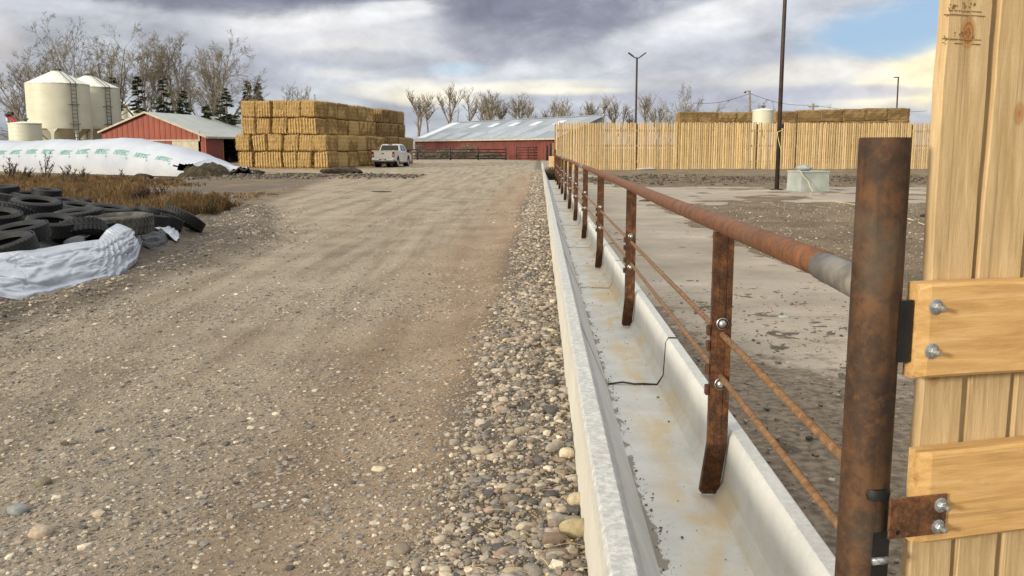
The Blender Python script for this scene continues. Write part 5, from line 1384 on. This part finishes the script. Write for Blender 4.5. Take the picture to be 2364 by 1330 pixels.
# ------------------------------------------------------------------ poles
def poles():
    p=G(1793,439)
    t=thing('light_pole','tall dark light pole standing on the concrete, its top out of the photo','light pole',(p.x,p.y,Tz(p.x,p.y)))
    mb=MB();mb.tube([(0,0,-.2),(0,0,5),(.03,0,12.4)],[.083,.072,.055],14);mb.build('pole',M['dark_steel'],t,smooth=True)
    mb=MB();mb.lathe([(.0,.06),(.17,.06),(.34,.0),(.55,-.06)],20);mb.build('mud_collar',M['mud'],t)
    for s in(-1,1):
        mb=MB();mb.tube([(.03,0,12.3),(.03+s*.5,0,12.45),(.03+s*1.0,0,12.75)],.03,8);mb.box((.03+s*1.15,0,12.80),(.5,.26,.08),rot=Matrix.Rotation(-s*.5,3,'Y'),bev=.02);mb.build('lamp_head',M['dark_steel'],t)
    mb=MB();mb.box((.10,-.02,2.32),(.10,.12,.16),bev=.02);mb.build('junction_box',M['black'],t)
    mb=MB();mb.tube([(-.085,-.07,2.10),(.06,-.08,2.16),(.09,-.06,2.2)],.010,6);mb.tube([(-.08,-.07,2.02),(-.02,-.09,1.75),(.08,-.07,1.45),(.09,-.03,1.2)],.010,6);mb.tube([(-.08,-.08,2.1),(-.07,-.09,1.95)],.010,6);mb.build('strap',M['rope'],t,smooth=True)
    # double headed light behind the fence
    D=84.;p=AT(1466.5,343,D);top=AT(1467,133,D).z
    t=thing('light_pole','dark double-headed light pole with raised arms, rising behind the slab fence','light pole',(p.x,p.y,0))
    mb=MB();mb.tube([(0,0,-.2),(0,0,top)],[.10,.085],12);mb.build('pole',M['dark_steel'],t,smooth=True)
    for s in(-1,1):
        mb=MB();mb.tube([(0,0,top-.05),(s*.18,0,top-.02),(s*.34,0,top+.10)],.05,8);mb.box((s*.56,0,top+.26),(.56,.3,.11),rot=Matrix.Rotation(-s*.62,3,'Y'),bev=.03);mb.build('lamp_head',M['dark_steel'],t)
    D=108.;p=AT(2066,343,D);top=AT(2074,179,D)
    t=thing('light_pole','far thin light pole with one lamp head pointing left, behind the longer bale row','light pole',(p.x,p.y,0))
    dx=top.x-p.x
    mb=MB();mb.tube([(0,0,-.2),(dx,0,top.z)],[.10,.08],10);mb.build('pole',M['dark_steel'],t,smooth=True)
    mb=MB();mb.box((dx-.22,0,top.z+.02),(.6,.22,.10),bev=.03);mb.build('lamp_head',M['dark_steel'],t)
    D=125.;p=AT(1733,343,D);top=AT(1731,209,D)
    t=thing('utility_pole','wooden utility pole with a small lamp arm, left of the white feed tank','utility pole',(p.x,p.y,0))
    mb=MB();mb.tube([(0,0,-.2),(top.x-p.x,0,top.z)],[.17,.12],10);mb.build('pole',M['bark_far'],t,smooth=True)
    mb=MB();tx=top.x-p.x;mb.tube([(tx,0,top.z-.3),(tx-.3,0,top.z-.05),(tx-.6,0,top.z-.10)],.04,6);mb.lathe([(0,.1),(.12,.06),(.2,-.12),(0,-.14)],12,c=(tx-.6,0,top.z-.22));mb.build('lamp_arm',M['dark_steel'],t)
    for i,(x0,y0,x1,y1,D1,lab) in enumerate(((1731,216,1600,238,135.,'thin power line falling left from the wooden utility pole'),(1731,216,1868,243,150.,'thin power line falling right from the wooden utility pole'))):
        a=AT(x0,y0,D);b=AT(x1,y1,D1);pts=[a.lerp(b,k/14)-Vector((0,0,.5*math.sin(PI*k/14))) for k in range(15)]
        tag(MB().tube(pts,.028,4).build('power_line',M['black']),lab,'power line')
    D=150.;p=AT(1873,343,D);top=AT(1873,239,D);t=thing('utility_pole','small far utility pole just above the longer bale row','utility pole',(p.x,p.y,0))
    mb=MB();mb.tube([(0,0,-.2),(0,0,top.z)],[.2,.15],8);mb.build('pole',M['bark_far'],t,smooth=True);mb=MB();mb.box((0,0,top.z-.5),(1.6,.16,.16));mb.build('crossarm',M['bark_far'],t)
    a=AT(1873,242,D);b=AT(2140,256,170.);pts=[a.lerp(b,k/14)-Vector((0,0,.7*math.sin(PI*k/14))) for k in range(15)]
    tag(MB().tube(pts,.03,4).build('power_line',M['black']),'thin power line running right from the small far utility pole','power line')
poles()
def lot_things():
    # precast box
    m=G(1850,443,.01);r_=G(1909,442,.01);l_=G(1816,440,.01)
    ex=(r_-m).normalized();rz=math.atan2(ex.y,ex.x);w=(r_-m).length;dp=.95;h=AT(1850,395,m.y).z
    t=thing('concrete_waterer','pale precast concrete box with a raised lip standing on the concrete beside the tall pole','concrete box',(m.x,m.y,.0),rz-.12)
    def frus(x0,x1,y0,y1,z0,z1,tp):
        mb=MB();mb.add([(x0,y0,z0),(x1,y0,z0),(x1,y1,z0),(x0,y1,z0),(x0+tp,y0+tp,z1),(x1-tp,y0+tp,z1),(x1-tp,y1-tp,z1),(x0+tp,y1-tp,z1)],[(3,2,1,0),(4,5,6,7),(0,1,5,4),(1,2,6,5),(2,3,7,6),(3,0,4,7)]);return mb
    frus(-.02,w,0,dp*1.1,0,h-.06,.02).build('box_body',M['precast'],t)
    mb=MB();mb.box((w/2-.01,dp*.55,h-.03),(w+.03,dp*1.1+.03,.058),bev=.012);mb.build('lid',M['precast'],t)
    mb=MB();V0,F0=ico(3);
    V=V0*np.array([.27,.2,.10]);V*=(1+.35*fbm(V0[:,0]*2.2+4,V0[:,1]*2.2+V0[:,2]*2,3,2))[:,None]
    me=raw_mesh('crumpled_cover',V,F0,M['clutter'],True);o=link('crumpled_cover',me,None,m+Vector((w*.18,dp*.55,h+.09)));o.location.z=h+.09;tag(o,'crumpled grey plastic cover lying on top of the precast concrete box','cover')
    mb=MB();pts=[];c=m+Vector((-.12,.0,h+.02));pts=[c+Vector((0,.2,.0)),c+Vector((.0,-.06,-.01)),c+Vector((.30,-.12,-.4)),c+Vector((.42,-.25,-h+.0))]
    g=[(1870,452),(1905,462),(1960,474),(2040,495),(2100,517),(2150,535),(2190,552)]
    pts+= [Vector((G(*q).x+.05*math.sin(i*2),G(*q).y,Tz(G(*q).x,G(*q).y)+.03)) for i,q in enumerate(g)]
    # smooth
    out=[]
    for i in range(len(pts)-1):
        for k in range(8):
            q=pts[i].lerp(pts[i+1],k/8);q.x+=.015*math.sin((i*8+k)*.9);out.append(q)
    tag(MB().tube(out,.0085,6).build('yellow_rope',M['rope'],smooth=True),'thin pale yellow rope trailing from the concrete box to the right over the dirt','rope')
    # scraps of plastic by the fence and dark debris on the apron
    def scrap(px,py,sx,sy,sz,mat,lab,nm,seed,D=None):
        g=G(px,py);V0,F0=ico(3);V=V0*(1+.5*np.array(fbm(V0[:,0]*2+seed,V0[:,1]*2+V0[:,2]*1.3,4,seed)))[:,None]*np.array([sx,sy,sz])
        o=link(nm,raw_mesh(nm,V,F0,mat,True),None,(g.x,g.y,max(Tz(g.x,g.y),0)+sz*.4));tag(o,lab,nm.replace('_',' '))
    scrap(1487,391,.75,.3,.10,M['film'],'white plastic scrap lying at the foot of the slab fence right of the railing','plastic_scrap',3)
    scrap(1490,466,.20,.11,.05,M['mud'],'dark clod of mud lying on the wet concrete apron behind the railing','mud_clod',5)
    scrap(2135,505,.10,.07,.05,M['mud'],'dark lump on the dirt beside the wooden gate board','mud_clod',8)
    scrap(880,443,.35,.08,.02,M['black'],'small dark scrap lying flat on the gravel road','rubber_scrap',11)
    scrap(1810,735,.055,.035,.02,M['precast'],'pale flat stone chip lying on the muddy apron behind the nearest post','stone_chip',14)
    scrap(330,437,.28,.2,.05,M['film'],'white scrap of plastic lying under the dark dock plants','plastic_scrap',15)
    scrap(330,412,.5,.3,.16,M['mud'],'small dark mound of earth at the foot of the white bag','earth_mound',17)
    scrap(560,402,1.3,.6,.22,M['mud'],'low dark mound of earth just right of the tail of the white bag','earth_mound',19)
    scrap(790,400,1.2,.8,.26,M['mud'],'highest dark mound of churned earth in front of the pickup','earth_mound',22)
    scrap(700,406,1.3,.5,.10,M['mud'],'long low mound of churned earth left of the highest mound','earth_mound',25)
    # sheet and plank standing in the far bunk
    c=B(.62,47.);t=link('plywood_sheet',MB().box((0,0,.56),(.30,.03,1.06),bev=.004).mesh('plywood_sheet',M['ply']),None,(c.x,c.y,.03),-YAW);t.rotation_euler=(-.08,0,-YAW);tag(t,'pale sheet of plywood standing upright in the far end of the feed bunk','plywood')
    c=B(.80,45.5);a=Vector((c.x-.12,c.y,.05));tag(MB().tube([a,a+Vector((.30,.1,1.15))],[.045,.045],4).build('plank',M['ply']),'pale plank leaning against the far end of the pipe railing','plank')
    r=random.Random(4);mb=MB()
    for i in range(500):
        w=r.uniform(.3,.85);u=43.6+r.uniform(0,2.4);q=B(w,u,.03);mb.tube([q,q+Vector((r.gauss(0,.10),r.gauss(0,.10),r.uniform(.2,.62)))],[.012,.005],3,False)
    tag(mb.build('weed_plant',M['dock'],fix=False),'dark dead weeds growing out of the far end of the feed bunk','weed')
lot_things()
# ------------------------------------------------------------------ trees
def bare_tree(name,lab,px,D,ytop,wpx,seed,stems=3,lean=0.,fork=.25,dens=1.,mat=None,tm=None,group='tall bare trees behind the bins',trunk_r=.26):
    r=random.Random(seed);c=AT(px,343,D);H=(CH+(HZ-ytop)*D/2130.)*.92;spread=wpx*D/2130./2*1.0
    t=thing(name,lab,'tree',(c.x,c.y,0),0,group)
    tr=MB();cr=MB()
    up=Vector((0,0,1))
    def br(p,d,L,rad,lev):
        n=5 if lev<3 else 4
        pts=[p];rs=[rad];q=p;dd=d.copy()
        for i in range(n):
            dd=(dd+Vector((r.gauss(0,.10),r.gauss(0,.10),r.gauss(0,.06)))*(1+.25*lev)+up*(.045 if lev<2 else .035)).normalized()
            q=q+dd*(L/n);pts.append(q);rs.append(max(.013,rad*(1-.66*(i+1)/n) if lev else rad*(1-.45*(i+1)/n)))
        (tr if lev<=1 else cr).tube(pts,rs,7 if lev<2 else (4 if lev<4 else 3),False)
        if lev>=5 or L<.5: return
        k=int({0:0,1:9,2:6.6,3:5.2,4:3.8}.get(lev,0)*dens+r.random())
        for i in range(k):
            f=r.uniform(.28 if lev<3 else .15,1.0) if lev else 1.
            j=min(n-1,int(f*n));a=pts[j].lerp(pts[j+1],f*n-j)
            ax=dd.orthogonal().normalized();ax=Matrix.Rotation(r.uniform(0,2*PI),3,dd)@ax
            an=r.uniform(.35,.95) if lev<3 else r.uniform(.4,1.1)
            nd=(Matrix.Rotation(an,3,ax)@dd);nd=(nd+up*.14).normalized()
            br(a,nd,L*r.uniform(.32,.56)*(1.10-.45*f),rs[j]*r.uniform(.38,.56),lev+1)
    trunkH=H*fork
    base=Vector((0,0,-.2));tops=[]
    tp=[base,Vector((lean*.3,0,trunkH*.5)),Vector((lean*.6,0,trunkH))]
    tr.tube(tp,[trunk_r*1.25,trunk_r,trunk_r*.9],9,False)
    stems=stems+2
    for s in range(stems):
        a=2*PI*(s+r.uniform(-.3,.3))/stems+seed
        tl=r.uniform(.12,.34) if s else .08
        sx=math.cos(a)*spread/(H-trunkH)*r.uniform(.65,1.25);sy=math.sin(a)*.35*r.uniform(.3,1)
        d=Vector((sx+lean*.04,sy,1)).normalized()
        br(tp[2]-Vector((0,0,r.uniform(0,trunkH*.4))),d,(H-trunkH)*(1.02-.28*abs(math.cos(a)))*r.uniform(.86,1.),trunk_r*r.uniform(.45,.62),1)
    tr.build('trunk',tm or M['bark_warm'],t,smooth=True,fix=False);cr.build('crown',mat or M['twig'],t,fix=False)
def trees():
    A=bare_tree
    A('bare_tree','bushy bare tree rising left of the largest bin, leaning out to the left',100,122.,92,170,3,5,-1.2,.10)
    A('bare_tree','low spreading bare tree close behind the left edge of the largest bin',66,126.,170,120,9,4,-1.,.08,.8)
    A('bare_tree','tall narrow bare tree just right of the top of the largest bin',182,128.,66,95,5,4,0,.14)
    A('bare_tree','tall bare tree rising straight above the second large bin',262,126.,52,120,7,4,0,.16)
    A('bare_tree','tall bare tree above the left end of the shed roof ridge',345,124.,66,115,11,4,0,.16,1.)
    A('bare_tree','bare tree with crossing limbs above the middle of the shed roof',418,126.,75,120,13,4,0.,.12)
    A('bare_tree','wide bare tree with long limbs sweeping right toward the straw stack',485,118.,78,185,19,6,1.5,.10,1.05)
    A('bare_tree','round bare tree behind the top of the big straw stack',690,128.,190,105,23,7,0,.15,.9,trunk_r=.22,group='bare trees along the back')
    # pollarded cottonwoods
    def pollard(px,ytop,wpx,lab,seed,limbs=3,D=176.,tw=16):
        r=random.Random(seed);c=AT(px,343,D);H=CH+(HZ-ytop)*D/2130.;sp=wpx*D/2130./2
        t=thing('pollard_tree',lab,'tree',(c.x,c.y,0),0,'lopped bare trees behind the barn')
        tr=MB();cr=MB();fz=H*r.uniform(.30,.45)
        tr.tube([(0,0,-.2),(r.gauss(0,.2),0,fz*.5),(r.gauss(0,.2),0,fz+.3)],[.36,.28,.24],8,False)
        for k in range(limbs):
            f=(k+.5)/limbs*2-1 if limbs>1 else r.uniform(-.3,.3)
            hh=H*r.uniform(.70,.92);e=Vector((f*sp*r.uniform(.7,1.1),r.gauss(0,1.),hh))
            p0=Vector((0,0,fz*r.uniform(.7,1.)));m=p0.lerp(e,.5)+Vector((r.gauss(0,.35)-f*sp*.10,r.gauss(0,.3),.3))
            tr.tube([p0,p0.lerp(m,.5)+Vector((r.gauss(0,.12),0,0)),m,m.lerp(e,.5)+Vector((r.gauss(0,.15),0,0)),e],[.17,.15,.125,.10,.08],6,True)
            for b in range(int(tw*r.uniform(.8,1.7))):
                q=r.random();s=(m.lerp(e,r.uniform(.2,1)) if q<.8 else p0.lerp(m,r.uniform(.4,1)))
                d=Vector((r.gauss(f*.25,.45),r.gauss(0,.3),r.uniform(.5,1.1)));L=r.uniform(.8,2.4)*min(1,H/11.);d=d.normalized()*L*1.25
                s2=s+d*.5+Vector((r.gauss(0,.1),0,.0));e2=s+d+Vector((r.gauss(0,.2),0,.25))
                cr.tube([s,s2,e2],[.07,.05,.03],3,False)
                for q in range(4):
                    a=s.lerp(e2,r.uniform(.3,1));cr.tube([a,a+Vector((r.gauss(0,.4),r.gauss(0,.3),r.uniform(.3,1.1)))],[.04,.02],3,False)
        tr.build('trunk',M['bark_far'],t,smooth=True,fix=False);cr.build('crown',M['twig'],t,fix=False)
    for i,(px,yt,w,lb,lab) in enumerate([(968,212,75,3,'lopped tree with a long limb leaning left, first right of the dark straw stack'),(988,232,20,1,'straight lopped stem between the first two lopped trees right of the dark stack'),(1038,205,60,3,'lopped tree with pale pinkish twigs, above the left third of the barn roof'),
        (1057,247,6,1,'short bare lopped stump above the left third of the barn roof'),(1087,218,52,2,'lopped tree shaped like a wide V above the barn roof'),(1122,225,34,3,'lopped tree with thin upright limbs right of the V-shaped one'),(1138,208,48,3,'tallest lopped tree with a crooked top above the middle of the barn roof'),(1156,228,30,2,'lopped tree just right of the tallest crooked one'),
        (1196,236,40,3,'lopped tree with short forked limbs above the right half of the barn roof'),(1222,232,34,1,'lopped tree bending to the right with a knob at its top'),(1254,258,40,2,'small twiggy lopped tree above the right part of the barn roof'),(1283,240,34,2,'lopped tree leaning right at the end of the barn ridge'),(1298,244,36,2,'lopped tree leaning left at the end of the barn ridge'),(1315,247,6,1,'thin bare lopped stump at the end of the barn ridge'),
        (1362,246,46,4,'twiggy lopped tree left of the knobbed thin tree over the slab fence'),(1390,224,24,1,'thin lopped tree with a tall twig tip over the slab fence'),(1420,240,56,3,'lopped tree forked low, left of the double-headed light pole'),(1450,262,22,1,'small lopped stem close on the left of the double-headed light pole'),(1490,226,34,2,'lopped tree just right of the double-headed light pole'),(1514,250,24,2,'small lopped tree between the double-headed pole and the bare tree')]):
        pollard(px,yt,w,lab,60+i,lb,176.+(i%3)*5,16 if w>10 else 3)
    A('bare_tree','tall twiggy bare tree left of the shorter bale row',1572,165.,193,58,31,4,.6,.12,.8,trunk_r=.2,group='bare trees along the back')
    A('bare_tree','small bare tree behind the left end of the shorter bale row',1540,172.,240,40,33,4,0,.12,.7,trunk_r=.16,group='bare trees along the back')
    A('bare_tree','low round bare tree behind the shorter bale row',1640,165.,232,50,37,5,.6,.12,.8,trunk_r=.2,group='bare trees along the back')
    A('bare_tree','small thin bare tree just right of the wooden utility pole',1746,170.,222,30,41,3,.3,.15,.7,trunk_r=.16,group='bare trees along the back')
    A('bare_tree','faint small bare tree above the longer bale row, left of the small utility pole',1852,190.,246,34,43,4,0,.12,.6,trunk_r=.14,group='bare trees along the back')
    A('bare_tree','faint small bare tree above the longer bale row, right of the small utility pole',1893,190.,240,24,44,3,0,.12,.6,trunk_r=.14,group='bare trees along the back')
    # conifers
    def conifer(px,ytop,wpx,D,lab,seed,sparse=1.,tall=False):
        r=random.Random(seed);c=AT(px,343,D);H=CH+(HZ-ytop)*D/2130.;R=wpx*D/2130./2*1.9
        t=thing('conifer_tree',lab,'tree',(c.x,c.y,0),0,'dark conifers among the bare trees')
        MB().tube([(0,0,-.2),(0,0,H*.5),(r.gauss(0,.1),0,H)],[.22,.14,.03],7,False).build('trunk',M['bark_far'],t,smooth=True,fix=False)
        mb=MB();z=H*.10
        while z<H*.99:
            f=(z/H);rad=R*((1-f)**.8*1.0+.04) if not tall else R*(.55+.45*math.sin(PI*min(1,f*1.15+.05)))*(1-f**6)
            nb=r.randint(5,8)
            for b in range(nb):
                if r.random()>.72*sparse:continue
                a=r.uniform(0,2*PI);L=rad*r.uniform(.6,1.12);d=Vector((math.cos(a),math.sin(a),0));s=Vector((0,0,z+r.uniform(-.15,.15)));e=s+d*L+Vector((0,0,-.22*L+.10*L*L/R*r.uniform(.3,1)))
                sd=Vector((-d.y,d.x,0))
                for q in range(int(9+L*8)):
                    k=r.uniform(.12,1.);p=s.lerp(e,k)+Vector((0,0,-.15*math.sin(PI*k)*L*.5));w=r.uniform(.2,.55)*(1.1-.5*k);sg=r.choice((-1,1))
                    tip=p+sd*sg*w+d*w*.8+Vector((0,0,r.uniform(-.22,.10)));b2=d*.10
                    mb.add([tuple(p-b2),tuple(p+b2+Vector((0,0,.03))),tuple(tip),tuple(p+sd*sg*w*.3-Vector((0,0,.16)))],[(0,1,2),(0,2,3)])
            z+=H*.035*r.uniform(.7,1.2)
        mb.build('crown',M['needle'],t,fix=False)
    for i,(px,yt,w,D,lab,sp,tl) in enumerate([(326,178,52,118,'dark drooping conifer above the left slope of the shed roof',.8,False),(384,180,50,116,'dark conifer above the middle of the shed roof',.75,False),(268,180,60,122,'dark conifer half hidden behind the second large bin',.8,False),(428,215,55,112,'dark low conifer behind the right part of the shed roof',.8,False),(480,243,40,108,'smallest dark conifer just above the shed roof',.9,False),(527,205,62,110,'dark conifer with open drooping boughs left of the big straw stack',.75,False),(577,190,30,128,'upright dense conifer just above the top left of the big straw stack',1.1,True),(601,192,26,128,'narrow dark conifer right beside the upright dense one above the straw stack',1.1,True)]):
        conifer(px,yt,w,D,lab,80+i,sp,tl)
trees()
# ------------------------------------------------------------------ light, sky, camera
SUN_EL=math.radians(13.);SUN_AZ=math.atan2(-.74,-.66)    # direction towards the sun: x=sin, y=cos
def light():
    s=Vector((math.sin(SUN_AZ)*math.cos(SUN_EL),math.cos(SUN_AZ)*math.cos(SUN_EL),math.sin(SUN_EL)))
    L=bpy.data.lights.new('sun','SUN');L.energy=3.3;L.angle=math.radians(8.);L.color=(1.,.91,.77)
    o=bpy.data.objects.new('sun',L);COL.objects.link(o);o.rotation_euler=s.to_track_quat('Z','Y').to_euler();o.location=(-20,-20,30)
    w=bpy.data.worlds.new('World');sc.world=w;w.use_nodes=True;nt=w.node_tree;nt.nodes.clear()
    t=NT.__new__(NT);t.t=nt
    out=nt.nodes.new('ShaderNodeOutputWorld')
    v=t.n('ShaderNodeTexCoord').outputs['Generated']
    sky=t.n('ShaderNodeTexSky',{'sky_type':'NISHITA','sun_disc':False,'sun_elevation':SUN_EL,'sun_rotation':SUN_AZ%(2*PI)}).outputs[0]
    x,y,z=t.xyz(v)
    el=t.math('ARCSINE',z);az=t.math('ARCTAN2',x,y)
    uv=lambda a,b,c=0.:t.n('ShaderNodeCombineXYZ',None,X=t.math('MULTIPLY',az,a),Y=t.math('MULTIPLY',el,b),Z=c).outputs[0]
    tilt=t.math('MULTIPLY_ADD',az,.10,el)
    n1=t.noise(uv(5.,17.,1.3),1.,7.,.56,.5);n2=t.noise(uv(11.,22.,4.1),1.,8.,.60,.35);n3=t.noise(uv(2.2,9.,7.7),1.,5.,.5,.3)
    def blob(a0,e0,sa,se,rot=0.):
        da=t.math('SUBTRACT',az,a0);de=t.math('SUBTRACT',el,e0)
        if rot:
            de=t.math('MULTIPLY_ADD',da,-rot,de)
        q=t.math('ADD',t.math('POWER',t.math('ABSOLUTE',t.math('DIVIDE',da,sa)),2.),t.math('POWER',t.math('ABSOLUTE',t.math('DIVIDE',de,se)),2.))
        q=t.math('ADD',q,t.math('MULTIPLY',t.math('SUBTRACT',n2,.5),1.7));q=t.math('ADD',q,t.math('MULTIPLY',t.math('SUBTRACT',n1,.5),1.6))
        return t.mr(q,1.35,.15)
    # brightness field of the cloud deck
    n4=t.noise(uv(30.,52.,2.2),1.,6.,.60,.3)
    f=t.math('ADD',t.math('MULTIPLY',n1,.50),t.math('ADD',t.math('MULTIPLY',n2,.40),t.math('MULTIPLY',n3,.30)))
    c=t.ramp(f,[(.42,(.36,.385,.44,1)),(.58,(.49,.52,.575,1)),(.72,(.64,.665,.70,1))])
    def bl(px,py,wx,wy,k,col,rot=0.):
        nonlocal c
        m=blob((px-CX)/F,(HZ-py)/F,wx/F,wy/F,rot);c=t.mix(t.math('MULTIPLY',m,k),c,(*col,1))
    DK=(.205,.22,.295);DK2=(.235,.25,.32);WH=(.86,.86,.87);LV=(.50,.52,.60)
    bl(20,120,150,110,.7,(.66,.61,.60));bl(200,60,180,18,.6,(.66,.67,.74))
    bl(640,150,230,70,.5,LV);bl(780,90,290,62,.95,(.74,.745,.77),-.05);bl(720,70,150,26,.8,WH,.05);bl(930,40,150,26,.8,WH,.15);bl(800,125,120,30,.6,(.76,.75,.75))
    bl(790,180,80,14,.6,(.74,.72,.70))
    bl(160,18,330,34,.8,DK2);bl(520,16,330,46,.9,DK2,-.02);bl(820,8,300,22,.9,DK,.05)
    bl(1110,90,110,90,.6,(.40,.41,.49));bl(1250,30,250,72,.88,DK,-.10);bl(1400,60,160,40,.6,(.30,.31,.39),.35);bl(1180,110,160,50,.5,(.38,.39,.47))
    bl(1560,0,220,24,.85,DK2);bl(900,150,300,26,.5,(.47,.49,.57))
    bl(1600,80,230,50,.9,(.72,.74,.78),.22);bl(1640,55,140,30,.8,WH,.2);bl(1450,140,120,26,.6,(.70,.72,.76),.2);bl(1560,150,260,50,.6,(.515,.53,.60));bl(1820,60,140,40,.6,(.60,.62,.69))
    bl(1060,165,70,18,.7,(.60,.72,.80))
    bl(950,212,170,26,.85,(.86,.83,.74));bl(1190,206,260,18,.85,(.92,.87,.74),.03);bl(1330,216,130,11,.9,(1.0,.93,.75));bl(1010,232,120,18,.7,(.95,.88,.68))
    bl(1520,232,330,22,.75,(.50,.515,.60));bl(1600,190,300,22,.5,(.68,.68,.70),.05)
    bl(1960,165,300,40,.9,(.80,.77,.72),.12);bl(2080,185,230,62,1.,(.97,.90,.72),.30);bl(2150,185,150,90,1.,(1.10,.98,.68),.1);bl(1890,225,190,18,.75,(.53,.54,.63));bl(2140,258,80,20,.6,(.56,.58,.68))
    bl(2010,14,120,30,.8,(.34,.35,.46),-.1);bl(1930,90,130,16,.5,(.55,.60,.72))
    md=t.math('MULTIPLY_ADD',t.math('SUBTRACT',n2,.5),.7,t.math('MULTIPLY_ADD',t.math('SUBTRACT',n4,.5),.5,1.))
    c=t.mix(1.,c,t.n('ShaderNodeCombineXYZ',None,X=md,Y=md,Z=md).outputs[0],'MULTIPLY')
    # unseen upper sky, made brighter to fill the ground with light
    c=t.mix(t.mr(el,.19,.5),c,t.ramp(n3,[(.3,(.66,.67,.70,1)),(.7,(.98,.98,.97,1))]))
    c=t.mix(t.mr(el,.45,1.25),c,(1.75,1.76,1.76,1))
    rk=t.math('MULTIPLY',t.math('MULTIPLY',t.mr(az,.62,.95),t.mr(az,2.4,1.9)),t.mr(el,.95,.5));c=t.mix(t.math('MULTIPLY',rk,.9),c,(.20,.22,.27,1))   # unseen low sky at right, darkened to shade the bale sides
    # thin lit cloud round the sun behind the camera, brightened as ground fill
    sd=t.n('ShaderNodeVectorMath',{'operation':'DOT_PRODUCT'},i0=v,i1=tuple(s)).outputs['Value']
    c=t.mix(t.mr(sd,.2,1.),c,(1.5,1.3,1.0,1))
    blue=t.math('MAXIMUM',blob(.388,.118,.092,.030,.15),t.math('MULTIPLY',blob(-.055,.082,.04,.010),.3))
    cover=t.math('SUBTRACT',1.,t.math('MULTIPLY',blue,.92))
    b1=t.n('ShaderNodeBackground',None,Strength=.12);skc=t.mix(.7,sky,(2.5,4.1,6.6,1));nt.links.new(skc,b1.inputs[0])
    b2=t.n('ShaderNodeBackground',None,Strength=1.0);nt.links.new(c,b2.inputs[0])
    ms=nt.nodes.new('ShaderNodeMixShader');nt.links.new(cover,ms.inputs[0]);nt.links.new(b1.outputs[0],ms.inputs[1]);nt.links.new(b2.outputs[0],ms.inputs[2]);nt.links.new(ms.outputs[0],out.inputs[0])
    w.cycles.sampling_method='MANUAL';w.cycles.sample_map_resolution=1024
light()
cam=bpy.data.cameras.new('camera');co=bpy.data.objects.new('camera',cam);COL.objects.link(co)
co.location=(0,0,CH);co.rotation_euler=(PI/2-PITCH,0,0)
cam.sensor_fit='HORIZONTAL';cam.sensor_width=36.;cam.lens=36.*F/2364.;cam.clip_start=.05;cam.clip_end=9000
sc.camera=co
sc.view_settings.view_transform='Standard'
try: sc.view_settings.look='None'
except Exception: pass
sc.view_settings.exposure=.08;sc.view_settings.gamma=1.
sc.cycles.max_bounces=6;sc.cycles.diffuse_bounces=3
sc.cycles.use_denoising=True
